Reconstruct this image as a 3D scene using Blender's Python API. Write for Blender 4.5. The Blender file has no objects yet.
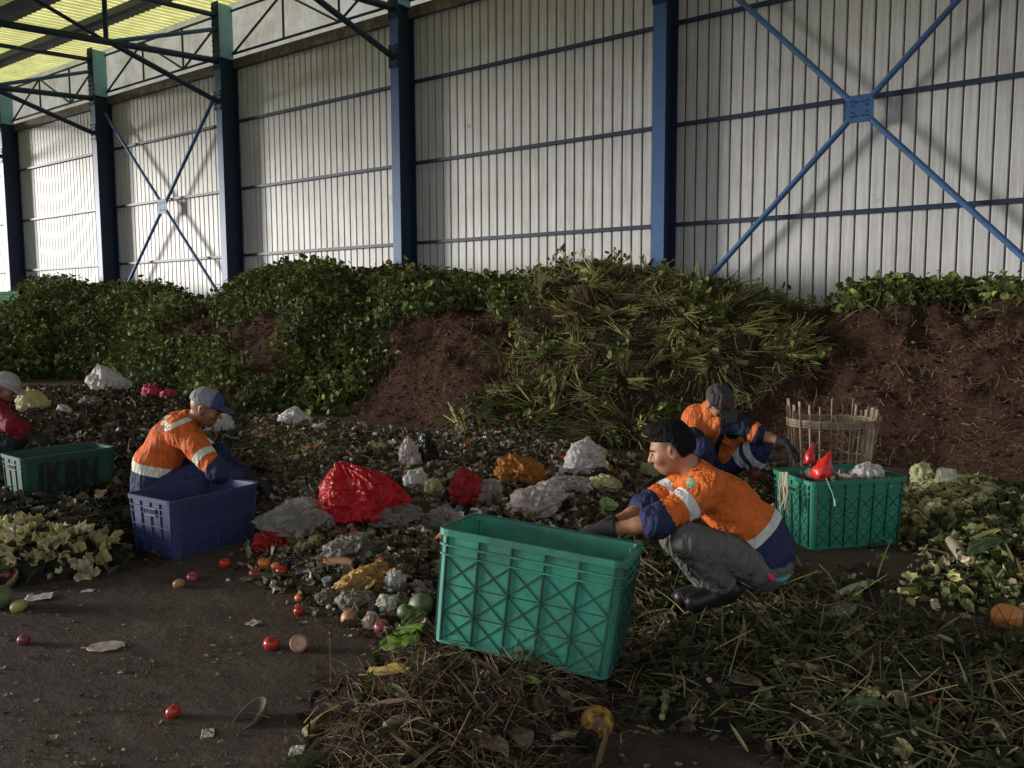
import bpy, math
import numpy as np
from mathutils import Matrix, Vector
rng = np.random.default_rng(7)
C = bpy.context.scene.collection
sc = bpy.context.scene
# ------------------------------------------------------------------ camera
FP, PH, TH, RO, H = 800., 0.610185, 0.088982, 0.0043826, 1.45
c_, s_ = math.cos, math.sin
CF = np.array([-s_(PH)*c_(TH), c_(PH)*c_(TH), -s_(TH)])
_R0 = np.array([c_(PH), s_(PH), 0.]); _U0 = np.cross(_R0, CF)
CR = c_(RO)*_R0 - s_(RO)*_U0; CU = c_(RO)*_U0 + s_(RO)*_R0
CAM = np.array([0, 0, H])
cd = bpy.data.cameras.new('camera'); cam = bpy.data.objects.new('camera', cd); C.objects.link(cam)
cd.sensor_width = 36; cd.lens = FP/1024*36; cd.clip_end = 500; cd.clip_start = .05
cam.matrix_world = Matrix([[CR[0], CU[0], -CF[0], 0], [CR[1], CU[1], -CF[1], 0], [CR[2], CU[2], -CF[2], H], [0, 0, 0, 1]])
sc.camera = cam
# ------------------------------------------------------------------ world, sun, exposure
w = bpy.data.worlds.new('sky'); sc.world = w; w.use_nodes = True
bg = w.node_tree.nodes['Background']; bg.inputs[0].default_value = (.90, .94, 1.0, 1); bg.inputs[1].default_value = .85
sl = bpy.data.lights.new('sun', 'SUN'); sun = bpy.data.objects.new('sun', sl); C.objects.link(sun)
sl.energy = 4.4; sl.angle = math.radians(14); sl.color = (1.0, .95, .88)
sun.rotation_euler = Vector((.84, .50, -.115)).to_track_quat('-Z', 'Y').to_euler()
sc.view_settings.view_transform = 'Standard'; sc.view_settings.look = 'None'
sc.view_settings.gamma = 1; sc.view_settings.use_curve_mapping = False
sc.view_settings.exposure = 0.0

# ------------------------------------------------------------------ pixel helpers (where things stand)
def ray(x, y): return CF + CR*(x-512)/FP - CU*(y-384)/FP
def G(x, y, z=0.):
    d = ray(x, y); return CAM + d*((z-H)/d[2])
def PY(x, y, Y):
    d = ray(x, y); return CAM + d*Y/d[1]
def PD(x, y, d): return CAM + ray(x, y)*d
def proj(P):
    P = np.atleast_2d(P) - CAM; z = P@CF
    return 512+FP*(P@CR)/z, 384-FP*(P@CU)/z
# ------------------------------------------------------------------ noise
def _h(i, j, k, s):
    n = (i*374761393 + j*668265263 + k*2147483647 + s*1274126177) & 0xffffffff
    n = ((n ^ (n >> 13))*1274126177) & 0xffffffff
    n = ((n ^ (n >> 16))*2246822519) & 0xffffffff
    return ((n ^ (n >> 15)) & 0xffff)/65535.
def vn3(P, s=0):
    P = np.asarray(P, float); I = np.floor(P).astype(np.int64); f = P-I; f = f*f*(3-2*f); r = 0
    for a in (0, 1):
        for b in (0, 1):
            for c in (0, 1):
                wgt = (f[..., 0] if a else 1-f[..., 0])*(f[..., 1] if b else 1-f[..., 1])*(f[..., 2] if c else 1-f[..., 2])
                r = r + wgt*_h(I[..., 0]+a, I[..., 1]+b, I[..., 2]+c, s)
    return r*2-1
def fbm(P, o=3, s=0):
    r = 0; a = 1; t = 0
    for k in range(o): r = r+a*vn3(np.asarray(P)*2**k+17.3*k, s+k); t += a; a *= .5
    return r/t
def fbm2(x, y, sc_, o=3, s=0): return fbm(np.stack([x*sc_, y*sc_, x*0+.37], -1), o, s)
# ------------------------------------------------------------------ objects
def tag(o, label=None, cat=None, group=None, kind=None):
    if label: o['label'] = label
    if cat: o['category'] = cat
    if group: o['group'] = group
    if kind: o['kind'] = kind
    return o
def empty(name, loc, label=None, cat=None, group=None, kind=None):
    o = bpy.data.objects.new(name, None); C.objects.link(o); o.location = tuple(loc); o.empty_display_size = .1
    return tag(o, label, cat, group, kind)
def mesh(name, V, Fc, mat, parent=None, tint=None, smooth=False, attrs=None, world=True):
    """V verts (world); Fc list of arrays of faces (each (n,3) or (n,4)) or a list of tuples"""
    V = np.asarray(V, float).reshape(-1, 3)
    if len(Fc) and not isinstance(Fc[0], np.ndarray): 
        d = {}
        for q in Fc: d.setdefault(len(q), []).append(q)
        Fc = [np.array(q) for q in d.values()]
    me = bpy.data.meshes.new(name)
    o = bpy.data.objects.new(name, me); C.objects.link(o)
    if parent is not None:
        o.parent = parent
        if world:
            mw = Matrix.LocRotScale(parent.location, parent.rotation_euler, parent.scale) if parent.parent is None else parent.parent.matrix_basis @ parent.matrix_basis
            mi = np.array(mw.inverted()); V = V@mi[:3, :3].T + mi[:3, 3]
    me.vertices.add(len(V)); me.vertices.foreach_set('co', V.astype(np.float32).ravel())
    ns = np.concatenate([np.full(len(q), q.shape[1]) for q in Fc]).astype(np.int32)
    idx = np.concatenate([q.ravel() for q in Fc]).astype(np.int32)
    me.loops.add(len(idx)); me.loops.foreach_set('vertex_index', idx)
    me.polygons.add(len(ns)); me.polygons.foreach_set('loop_start', np.concatenate([[0], np.cumsum(ns)[:-1]]).astype(np.int32))
    me.update(calc_edges=True)
    me.polygons.foreach_set('use_smooth', np.full(len(ns), bool(smooth)))
    if tint is not None:
        a = me.color_attributes.new('tint', 'FLOAT_COLOR', 'POINT')
        t = np.ones((len(V), 4), np.float32); t[:, :3] = tint; a.data.foreach_set('color', t.ravel())
    for k, v in (attrs or {}).items():
        a = me.attributes.new(k, 'FLOAT', 'POINT'); a.data.foreach_set('value', np.asarray(v, np.float32))
    me.validate(); me.update()
    if mat: me.materials.append(mat)
    return o
class MB:
    def __init__(s): s.v = []; s.f = []; s.n = 0
    def add(s, V, Fc):
        V = np.asarray(V, float)
        s.f += [tuple(int(i)+s.n for i in q) for q in Fc]; s.v.append(V); s.n += len(V); return s
    def box(s, a, b, M=None):
        x0, y0, z0 = a; x1, y1, z1 = b
        V = np.array([(x, y, z) for z in (z0, z1) for (x, y) in ((x0, y0), (x1, y0), (x1, y1), (x0, y1))], float)
        if M is not None: V = M(V)
        return s.add(V, [(3, 2, 1, 0), (4, 5, 6, 7), (0, 1, 5, 4), (1, 2, 6, 5), (2, 3, 7, 6), (3, 0, 4, 7)])
    def tube(s, pts, r, n=10, cap=True):
        pts = [np.asarray(p, float) for p in pts]; r = np.broadcast_to(r, len(pts)); rows = []; u = None
        for i, p in enumerate(pts):
            t = pts[min(i+1, len(pts)-1)]-pts[max(i-1, 0)]; t = t/np.linalg.norm(t)
            if u is None: u = np.cross(t, [0, 0, 1] if abs(t[2]) < .9 else [1, 0, 0])
            u = u-t*(u@t); u = u/np.linalg.norm(u); v = np.cross(t, u)
            for k in range(n): a = 2*math.pi*k/n; rows.append(p+r[i]*(u*c_(a)+v*s_(a)))
        F = [(i*n+k, i*n+(k+1) % n, (i+1)*n+(k+1) % n, (i+1)*n+k) for i in range(len(pts)-1) for k in range(n)]
        if cap: F += [tuple(range(n))[::-1], tuple((len(pts)-1)*n+k for k in range(n))]
        return s.add(rows, F)
    def beam(s, a, b, w, h, up=(0, 0, 1)):
        a = np.asarray(a, float); b = np.asarray(b, float); t = (b-a)/np.linalg.norm(b-a)
        u = np.cross(t, up); u /= np.linalg.norm(u); v = np.cross(u, t)
        V = [p+u*x*w/2+v*y*h/2 for p in (a, b) for x, y in ((-1, -1), (1, -1), (1, 1), (-1, 1))]
        return s.add(V, [(0, 1, 2, 3), (7, 6, 5, 4), (4, 5, 1, 0), (5, 6, 2, 1), (6, 7, 3, 2), (7, 4, 0, 3)])
    def build(s, name, mat, parent=None, smooth=False, **k):
        o = mesh(name, np.concatenate(s.v), s.f, mat, parent, smooth=smooth, **k)
        if smooth:
            try: o.data.set_sharp_from_angle(angle=.7)
            except Exception: pass
        return o
# ------------------------------------------------------------------ materials
def mk(name):
    m = bpy.data.materials.new(name); m.use_nodes = True; nt = m.node_tree
    return m, nt, nt.nodes['Principled BSDF']
def ramp(nt, fac, stops):
    r = nt.nodes.new('ShaderNodeValToRGB'); e = r.color_ramp.elements
    while len(e) < len(stops): e.new(.5)
    for q, (p, c) in zip(e, stops): q.position = p; q.color = (*c, 1) if len(c) == 3 else c
    nt.links.new(fac, r.inputs[0]); return r.outputs[0]
def noise(nt, scale, detail=4, rough=.6, vec=None, coord='Object', sx=None):
    n = nt.nodes.new('ShaderNodeTexNoise'); n.inputs['Scale'].default_value = scale; n.inputs['Detail'].default_value = detail; n.inputs['Roughness'].default_value = rough
    tc = nt.nodes.new('ShaderNodeTexCoord'); v = tc.outputs[coord]
    if sx:
        mp = nt.nodes.new('ShaderNodeMapping'); mp.inputs['Scale'].default_value = sx; nt.links.new(v, mp.inputs[0]); v = mp.outputs[0]
    nt.links.new(v, n.inputs['Vector']); return n.outputs['Fac']
def mixc(nt, fac, a, b, mode='MIX'):
    m = nt.nodes.new('ShaderNodeMix'); m.data_type = 'RGBA'; m.blend_type = mode
    for s, v in ((0, fac), (6, a), (7, b)):
        if hasattr(v, 'links'): nt.links.new(v, m.inputs[s])
        else: m.inputs[s].default_value = v if s == 0 else (*v, 1)
    return m.outputs[2]
def math_(nt, op, a, b=0.):
    m = nt.nodes.new('ShaderNodeMath'); m.operation = op
    for i, v in enumerate((a, b)):
        if hasattr(v, 'links'): nt.links.new(v, m.inputs[i])
        else: m.inputs[i].default_value = v
    return m.outputs[0]
def attr(nt, n):
    a = nt.nodes.new('ShaderNodeAttribute'); a.attribute_name = n; return a
def bump(nt, b, fac, st=.3, dist=.01):
    n = nt.nodes.new('ShaderNodeBump'); n.inputs['Strength'].default_value = st; n.inputs['Distance'].default_value = dist
    nt.links.new(fac, n.inputs['Height']); nt.links.new(n.outputs[0], b.inputs['Normal'])
def simple(name, col, rough=.6, metal=0., var=.25, scale=6, bmp=0, spec=None, dirt=None, dscale=3, dlo=.5, dhi=.7):
    m, nt, b = mk(name); col = np.array(col); f = noise(nt, scale)
    o = ramp(nt, f, [(.3, tuple(col*(1-var))), (.7, tuple(np.minimum(col*(1+var), 1)))])
    if dirt is not None:
        d = noise(nt, dscale, 6, .7); o = mixc(nt, ramp(nt, d, [(dlo, (0, 0, 0)), (dhi, (1, 1, 1))]), o, dirt)
    nt.links.new(o, b.inputs['Base Color']); b.inputs['Roughness'].default_value = rough; b.inputs['Metallic'].default_value = metal
    if spec is not None: b.inputs['Specular IOR Level'].default_value = spec
    if bmp: bump(nt, b, noise(nt, scale*4), bmp, .01)
    return m
def tinted(name, rough=.55, trans=0., spec=.35):
    m, nt, b = mk(name); a = attr(nt, 'tint'); f = noise(nt, 12, 6, .8)
    o = mixc(nt, 1., a.outputs['Color'], ramp(nt, f, [(.3, (.55, .52, .5)), (.7, (1.35, 1.35, 1.3))]), 'MULTIPLY')
    nt.links.new(o, b.inputs['Base Color']); b.inputs['Roughness'].default_value = rough; b.inputs['Specular IOR Level'].default_value = spec
    if trans:
        t = nt.nodes.new('ShaderNodeBsdfTranslucent'); nt.links.new(o, t.inputs[0]); mx = nt.nodes.new('ShaderNodeMixShader'); mx.inputs[0].default_value = trans
        nt.links.new(b.outputs[0], mx.inputs[1]); nt.links.new(t.outputs[0], mx.inputs[2]); nt.links.new(mx.outputs[0], nt.nodes['Material Output'].inputs[0])
    return m
def sheet(name, col, op=.75, trans=.45, rough=.3):
    """thin plastic film: part translucent, part clear"""
    m, nt, b = mk(name); col = np.array(col); f = noise(nt, 14, 5, .7)
    o = ramp(nt, f, [(.3, tuple(col*.75)), (.65, tuple(np.minimum(col*1.1, 1)))])
    nt.links.new(o, b.inputs['Base Color']); b.inputs['Roughness'].default_value = rough
    cz = lambda k, sx: math_(nt, 'ABSOLUTE', math_(nt, 'SUBTRACT', noise(nt, k, 3, .5, sx=sx), .5)); bump(nt, b, math_(nt, 'ADD', cz(13, (1, 1, .5)), math_(nt, 'MULTIPLY', cz(26, (.6, 1, 1)), .5)), 1., .09)
    t = nt.nodes.new('ShaderNodeBsdfTranslucent'); nt.links.new(o, t.inputs[0]); mx = nt.nodes.new('ShaderNodeMixShader'); mx.inputs[0].default_value = trans
    nt.links.new(b.outputs[0], mx.inputs[1]); nt.links.new(t.outputs[0], mx.inputs[2]); out = mx.outputs[0]
    if op < 1:
        tr = nt.nodes.new('ShaderNodeBsdfTransparent'); m2 = nt.nodes.new('ShaderNodeMixShader'); m2.inputs[0].default_value = op
        nt.links.new(tr.outputs[0], m2.inputs[1]); nt.links.new(out, m2.inputs[2]); out = m2.outputs[0]
    nt.links.new(out, nt.nodes['Material Output'].inputs[0]); return m

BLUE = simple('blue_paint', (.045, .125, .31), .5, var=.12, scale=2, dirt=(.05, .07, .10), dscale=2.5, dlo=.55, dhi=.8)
BLUE_DK = simple('blue_paint_shaded_rusty', (.012, .032, .080), .5, var=.2, scale=3, dirt=(.028, .020, .018), dscale=1.5, dlo=.5, dhi=.75)  # darkened blue: shade of the column sides put into the colour, plus rust
BLUE_LT = simple('blue_paint_sunlit_top', (.20, .42, .52), .5, var=.1)  # sunlight on the column heads, put into a paler blue
m_wall, nt, b = mk('zincalume_sheet')
f1 = noise(nt, 1.2, 6, .7); f2 = noise(nt, 3, 5, .7, sx=(6, 1, .25)); f3 = noise(nt, 2.2, 8, .75)
o = ramp(nt, f2, [(.25, (.50, .49, .47)), (.6, (.72, .72, .72)), (.8, (.80, .80, .80))])
o = mixc(nt, ramp(nt, f1, [(.45, (0, 0, 0)), (.75, (.5, .5, .5))]), o, (.44, .42, .37))
o = mixc(nt, ramp(nt, f3, [(.64, (0, 0, 0)), (.70, (.6, .6, .6))]), o, (.24, .23, .20))
nt.links.new(o, b.inputs['Base Color']); b.inputs['Metallic'].default_value = .15; b.inputs['Roughness'].default_value = .56; b.inputs['Specular IOR Level'].default_value = .3
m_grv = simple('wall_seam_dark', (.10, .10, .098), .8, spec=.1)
m_roofop = simple('roof_sheet_opaque', (.20, .19, .17), .6, var=.3, dirt=(.10, .09, .07))
def transl(name, c1, c2, st):
    m, nt, b = mk(name); f = noise(nt, 1.5, 6, .7)
    o = ramp(nt, f, [(.35, c1), (.65, c2)])
    t = nt.nodes.new('ShaderNodeBsdfTranslucent'); nt.links.new(o, t.inputs[0]); mx = nt.nodes.new('ShaderNodeMixShader'); mx.inputs[0].default_value = st
    nt.links.new(o, b.inputs['Base Color']); b.inputs['Roughness'].default_value = .5
    nt.links.new(b.outputs[0], mx.inputs[1]); nt.links.new(t.outputs[0], mx.inputs[2]); nt.links.new(mx.outputs[0], nt.nodes['Material Output'].inputs[0]); return m
m_rooftr = transl('roof_sheet_translucent', (.62, .60, .20), (.88, .86, .36), .85); m_rooftr2 = transl('roof_sheet_olive_translucent', (.22, .21, .10), (.34, .33, .15), .7)  # second sheet is darker and olive, for rows away from the wall
m_clere = transl('eave_strip_translucent', (.66, .60, .44), (.96, .94, .84), .9)
m_floor, nt, b = mk('dirty_concrete')
f1 = noise(nt, .6, 8, .65); f2 = noise(nt, 9, 8, .75); f3 = noise(nt, 2.5, 8, .7, sx=(1, 3.5, 1))
o = ramp(nt, f1, [(.3, (.050, .034, .027)), (.7, (.096, .066, .051))])
o = mixc(nt, ramp(nt, f2, [(.42, (0, 0, 0)), (.62, (.7, .7, .7))]), o, (.040, .030, .024))
o = mixc(nt, ramp(nt, f3, [(.52, (0, 0, 0)), (.72, (.55, .55, .55))]), o, (.15, .125, .108))
nt.links.new(o, b.inputs['Base Color']); b.inputs['Roughness'].default_value = .8; b.inputs['Specular IOR Level'].default_value = .25
bump(nt, b, math_(nt, 'ADD', noise(nt, 14, 9, .8), math_(nt, 'MULTIPLY', noise(nt, 3.5, 5, .7), 2.)), .8, .018)
m_out = simple('yard_ground', (.22, .20, .17), .9)
m_soil, nt, b = mk('rotted_fibre')
f1 = noise(nt, 3, 8, .7); f2 = noise(nt, 34, 8, .8)
o = ramp(nt, f1, [(.3, (.030, .018, .013)), (.7, (.078, .043, .031))])
o = mixc(nt, ramp(nt, f2, [(.48, (0, 0, 0)), (.66, (.8, .8, .8))]), o, (.15, .088, .062))
nt.links.new(o, b.inputs['Base Color']); b.inputs['Roughness'].default_value = .95; b.inputs['Specular IOR Level'].default_value = .1; bump(nt, b, noise(nt, 26, 10, .85), 1, .05)
m_muck = simple('dark_rotting_muck', (.022, .019, .014), .85, var=.5, scale=12, bmp=.8, spec=.2)
m_leaf = tinted('plant_matter', .62, .12, .15)
m_fib = tinted('dry_fibre', .85, 0, .1)
m_bits = tinted('litter_bits', .6, 0, .3)

# ------------------------------------------------------------------ building shell
YW, YF, X0, DEP, WF = 13.263, 12.723, -5.976, .54, .227
def corr(x0, x1, pitch, depth, wv, flip=1):
    xs = []; ys = []
    x = x0
    while x < x1:
        for dx, dy in ((0, 0), (pitch-wv, 0), (pitch-wv*.75, 1), (pitch-wv*.25, 1)): xs.append(x+dx); ys.append(dy*depth*flip)
        x += pitch
    xs.append(x); ys.append(0); return np.array(xs), np.array(ys)
xs, ys = corr(-36, 9, .20, .018, .045)
n = len(xs); zs = [0, 7.72]
V = np.concatenate([np.stack([xs, YW+ys, np.full(n, z)], 1) for z in zs]); Fq = np.array([(i, i+1, n+i+1, n+i) for i in range(n-1)])
wall = mesh('wall_back', V, [Fq], m_wall); tag(wall, kind='structure')
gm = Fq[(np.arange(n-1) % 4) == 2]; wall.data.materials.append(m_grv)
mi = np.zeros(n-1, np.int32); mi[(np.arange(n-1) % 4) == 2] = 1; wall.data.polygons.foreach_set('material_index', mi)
t = MB(); t.box((-36, YW-.10, 7.66), (9, YW+.02, 7.90)); tag(t.build('trim_1', simple('eave_gutter', (.13, .11, .09), .7, dirt=(.3, .27, .2))), kind='structure')
xs2, ys2 = corr(-40, 10, .20, .03, .07)
n = len(xs2); V = np.concatenate([np.stack([xs2, YW+.06+ys2*.4, np.full(n, z)], 1) for z in (7.88, 9.35)])
tag(mesh('window_1', V, [np.array([(i, i+1, n+i+1, n+i) for i in range(n-1)])], m_clere), kind='structure')
def zr(Y): return 9.22 - .092*(12.8-Y)
# roof: opaque and see-through sheets in turn, rows along the building
xs3, ys3 = corr(-40, 10, .25, .035, .08)
n = len(xs3); rows = []; Y = 13.5; k = 0
ceil = None; tr = []
while Y > -3.5:
    wd = (1.15 if k % 2 == 0 else .75) if Y > 6.5 else (.35 if k % 2 == 0 else 1.6)
    rows.append((Y-wd, Y, k % 2 == 0)); Y -= wd; k += 1
mbV = []; mbF = []; nn = 0
for y0, y1, trn in rows:
    V = np.concatenate([np.stack([xs3, np.full(n, y), zr(y)+.16+ys3], 1) for y in (y0, y1)]); F_ = np.array([(i, i+1, n+i+1, n+i) for i in range(n-1)])
    if trn: tr.append((V, F_))
    else: mbV.append(V); mbF.append(F_+nn); nn += len(V)
ceil = mesh('ceiling', np.concatenate(mbV), [np.concatenate(mbF)], m_roofop); tag(ceil, kind='structure')
for V, F_ in tr: mesh('translucent_panel', V, [F_], m_rooftr if V[:, 1].mean() > 10.2 else m_rooftr2, ceil)
for y0, y1, trn in rows:
    for yy in ((y0, y0+.09) if not trn else ()):
        mb = MB(); z = zr(yy); mb.box((-40, yy-.04, z-.02), (10, yy+.04, z+.15)); mb.build('purlin', BLUE_DK, ceil)
mb = MB(); mb.box((-48, -9, -.3), (12, 13.6, 0)); tag(mb.build('floor', m_floor), kind='structure')
mb = MB(); mb.box((-150, -90, -.5), (90, 90, -.31)); tag(mb.build('ground', m_out), kind='structure')

# columns
clab = {-1: 'blue steel column at the right edge, where the near cross brace ends',
        0: 'wide blue steel column rising just left of the big near cross brace',
        1: 'blue steel column behind the middle of the heap, between two plain wall bays',
        2: 'blue steel column right of the small far cross brace, pale painted sunlight near its top',
        3: 'blue steel column left of the small far cross brace',
        4: 'farthest blue steel column, beside the green container'}
for nI, lab in clab.items():
    x = X0-6*nI; col = empty('steel_column', (x+WF/2, YW-.27, 0), lab, 'column', 'blue steel columns along the wall')
    MB().box((x, YF, 0), (x+WF, YF+.016, 7.85)).build('front_flange', BLUE, col)
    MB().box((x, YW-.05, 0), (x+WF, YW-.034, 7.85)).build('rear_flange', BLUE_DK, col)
    MB().box((x+WF/2-.006, YF+.016, 0), (x+WF/2+.006, YW-.05, 7.85)).build('web', BLUE_DK, col)  # web and rear flange take the darker blue as painted shade
    MB().box((x+.01, YF+.02, 7.85), (x+WF-.01, YW-.12, 9.15)).build('head_stub', BLUE_LT, col)  # head coloured pale as a sunlit patch
    pl = MB().box((x-.02, YF-.022, 6.55), (x+WF+.02, YF-.002, 7.0)).box((x-.02, YF-.022, 7.55), (x+WF+.02, YF-.002, 9.18))
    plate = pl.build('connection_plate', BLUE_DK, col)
    bm_ = MB()
    for bz in list(np.arange(6.6, 7.0, .1))+list(np.arange(7.6, 9.1, .13)):
        for bx in (x+.02, x+WF-.02): bm_.tube([(bx, YF-.05, bz), (bx, YF-.02, bz)], .022, 6)
    bm_.build('bolts', BLUE_DK, plate)
# girts
for k, (z, lab) in enumerate([(1.25, 'blue wall girt lowest of all, mostly behind the heap'), (2.963, 'blue horizontal wall girt just above the heap'), (4.656, 'blue horizontal wall girt level with the cross brace centres'), (6.352, 'blue horizontal wall girt nearest under the eave')]):
    tag(MB().box((-36, YW-.085, z-.032), (9, YW-.036, z+.032)).build('wall_girt', BLUE_DK), lab, 'girt', 'blue girts on the metal wall')
# cross braces
def brace(xa, xb, zc, hz, lab, pm, Y=13.0):
    xc = (xa+xb)/2; e = empty('cross_brace', (xc, Y, zc), lab, 'cross brace')
    for sx in (-1, 1):
        for sz in (-1, 1):
            p0 = np.array([xc+sx*.07, Y-.02, zc+sz*.07]); p1 = np.array([xc+sx*(xb-xa)/2*.97, Y-.02, zc+sz*hz*.97])
            b_ = MB().tube([p0, p1], .045, 10).build('brace_tube', BLUE, e, True)
    g = .20; o8 = [(-g, -g*.6), (-g*.6, -g), (g*.6, -g), (g, -g*.6), (g, g*.6), (g*.6, g), (-g*.6, g), (-g, g*.6)]
    V = [(xc+a, Y-.065, zc+b) for a, b in o8]+[(xc+a, Y-.05, zc+b) for a, b in o8]
    gp = mesh('gusset_plate', V, [tuple(range(8)), tuple(range(15, 7, -1))]+[(i, 8+i, 8+(i+1) % 8, (i+1) % 8) for i in range(8)], pm, e)
    for sx in (-1, 1):
        for sz in (-1, 1):
            for d1, d2 in ((.05, .10), (.10, .05), (.11, .11)): MB().tube([(xc+sx*d1, Y-.085, zc+sz*d2), (xc+sx*d1, Y-.06, zc+sz*d2)], .012, 6).build('bolt', BLUE_DK, gp)
brace(X0+WF+.12, X0+6.12, 4.44, 3.05, 'large blue tube cross brace on the wall bay at right, with bolted centre plate', BLUE)
brace(X0-18+WF, X0-12, 4.43, 3.0, 'small distant blue cross brace in the wall bay at left', simple('pale_plate', (.22, .36, .48), .6))
# trusses
tl = {-1: 'blue tube roof truss beyond the right edge column', 0: 'blue tube roof truss over the wide near column', 1: 'blue tube roof truss meeting the column in the middle of the heap, knee brace showing',
      2: 'blue tube roof truss with knee brace at the column right of the far cross brace', 3: 'blue tube roof truss with knee brace at the column left of the far cross brace', 4: 'blue tube roof truss at the farthest column'}
for nI, lab in tl.items():
    x = X0-6*nI+WF/2; e = empty('roof_truss', (x, YF, 7.76), lab, 'truss', 'blue tube roof trusses')
    P = lambda y, z: (x, y, z)
    lo = lambda y: 7.76-.10*(12.73-y); hi = lambda y: 8.86-.092*(12.73-y)
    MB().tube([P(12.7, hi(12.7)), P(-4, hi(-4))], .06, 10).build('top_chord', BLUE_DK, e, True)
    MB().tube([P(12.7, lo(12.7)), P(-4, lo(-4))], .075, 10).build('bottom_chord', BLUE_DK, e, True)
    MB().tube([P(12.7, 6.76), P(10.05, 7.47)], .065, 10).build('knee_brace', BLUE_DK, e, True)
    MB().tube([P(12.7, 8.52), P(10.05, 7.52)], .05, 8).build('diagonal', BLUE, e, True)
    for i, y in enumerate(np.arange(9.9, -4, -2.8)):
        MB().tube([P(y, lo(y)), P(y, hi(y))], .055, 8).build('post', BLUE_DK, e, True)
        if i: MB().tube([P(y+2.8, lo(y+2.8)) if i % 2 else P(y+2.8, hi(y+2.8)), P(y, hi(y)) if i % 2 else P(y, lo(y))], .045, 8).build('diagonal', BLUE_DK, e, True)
for nI in range(-1, 4):
    xb = X0-6*nI; xa = xb-6+WF; Y = YW-.15
    lb = {-1: 'lattice eave girder above the near cross brace bay', 0: 'lattice eave girder above the widest plain wall bay', 1: 'lattice eave girder above the wall bay left of the middle column', 2: 'lattice eave girder above the small far cross brace', 3: 'lattice eave girder above the farthest wall bay'}[nI]
    e = empty('eave_girder', (xa, Y, 7.9), lb, 'girder', 'lattice girders under the eave')
    zl, zh = 8.0, 9.05; q = [xa+(xb-xa)*t for t in (0, .34, .67, 1)]
    MB().tube([(xa, Y, zh), (xb, Y, zh)], .03, 6).build('top_chord', BLUE_DK, e)
    MB().tube([(xa, Y, zl), (xb, Y, zl)], .03, 6).build('bottom_chord', BLUE_DK, e)
    for a, bq in ((q[1], q[1]), (q[2], q[2])): MB().tube([(a, Y, zl), (bq, Y, zh)], .03, 6).build('post', BLUE_DK, e)
    for a, bq in (((q[0], zl), (q[1], zh)), ((q[1], zh), (q[2], zl)), ((q[2], zl), (q[3], zh))): MB().tube([(a[0], Y, a[1]), (bq[0], Y, bq[1])], .03, 6).build('diagonal', BLUE_DK, e)

#@@HEAPS
# ------------------------------------------------------------------ heaps and mounds
def inpoly(px, py, poly):
    poly = np.asarray(poly, float); r = np.zeros(np.shape(px), bool); j = len(poly)-1
    for i in range(len(poly)):
        xi, yi = poly[i]; xj, yj = poly[j]
        cnd = ((yi > py) != (yj > py)) & (px < (xj-xi)*(py-yi)/(yj-yi+1e-12)+xi); r ^= cnd; j = i
    return r
def polydist(x, y, poly):
    d = np.full(np.shape(x), 1e9); n = len(poly)
    for i in range(n):
        a = poly[i]; b = poly[(i+1) % n]; ab = b-a; t = np.clip(((x-a[0])*ab[0]+(y-a[1])*ab[1])/(ab@ab), 0, 1)
        d = np.minimum(d, np.hypot(x-a[0]-t*ab[0], y-a[1]-t*ab[1]))
    return np.where(inpoly(x, y, poly), d, -d)
crest = [(-160, 300), (-60, 305), (0, 312), (30, 290), (55, 284), (90, 290), (120, 288), (150, 296), (182, 303), (205, 305), (228, 298), (262, 280), (300, 268), (330, 275), (365, 286), (400, 272), (430, 282), (470, 288), (515, 290), (545, 275), (575, 262), (600, 262), (625, 270), (645, 276), (672, 280), (700, 285), (740, 286), (775, 299), (805, 311), (830, 312), (852, 304), (880, 296), (930, 294), (1000, 295), (1024, 296), (1120, 300), (1250, 300)]
toe = [(-160, 385), (0, 383), (60, 378), (120, 382), (165, 398), (240, 412), (330, 414), (420, 428), (470, 445), (560, 447), (640, 449), (760, 452), (860, 466), (940, 470), (1024, 484), (1120, 492), (1250, 500)]
YC = 11.9
cw = np.array([PY(x, y, YC) for x, y in crest]); tw = np.array([G(x, y, 0) for x, y in toe])
def heap_h(X, Y):
    # crest height and toe distance are read along the line of sight from the open front
    az = X/np.maximum(Y, .1)
    zc = np.interp(az, cw[:, 0]/cw[:, 1], cw[:, 2]); yt = np.interp(az, tw[:, 0]/tw[:, 1], tw[:, 1])
    t = np.clip((Y-yt)/(YC-yt), 0, 1.3)
    base = np.where(t < 1, 1-(1-np.clip(t, 0, 1))**1.7, 1-(t-1)*.6)
    lump = fbm2(X, Y, 1.1, 4, 3)*.26+fbm2(X, Y, 3.6, 4, 9)*.20
    h = zc*base*(1+.0*az)+lump*np.clip(t*3, 0, 1)*np.clip((1.06-t)*5, .15, 1)
    return np.where(t <= 0, -.05, np.maximum(h, -.05))
MD = []   # mounds: polygon, height, edge width
def mound(pts, h, edge=.35, seed=1): MD.append((np.array([G(x, y, 0)[:2] for x, y in pts]), h, edge, seed)); return len(MD)-1
def mound_h(i, X, Y):
    poly, h, e, s = MD[i]; d = polydist(X, Y, poly)+fbm2(X, Y, 3, 2, s)*.07
    t = np.clip(d/e, 0, 1); t = t*t*(3-2*t)
    return np.where(d > 0, h*t*(.75+.45*fbm2(X, Y, 2.4, 3, s+4))+.03*t*fbm2(X, Y, 11, 3, s+8)*1.5, -.03)
M_CEN = mound([(228, 415), (300, 424), (420, 436), (520, 438), (640, 462), (665, 500), (640, 560), (470, 600), (430, 655), (395, 650), (330, 618), (300, 592), (245, 578), (262, 540), (258, 470), (232, 455)], .15, .5, 11)
M_LEF = mound([(-60, 388), (60, 392), (130, 388), (200, 396), (235, 420), (265, 470), (262, 500), (120, 506), (-60, 520)], .13, .6, 12)
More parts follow.
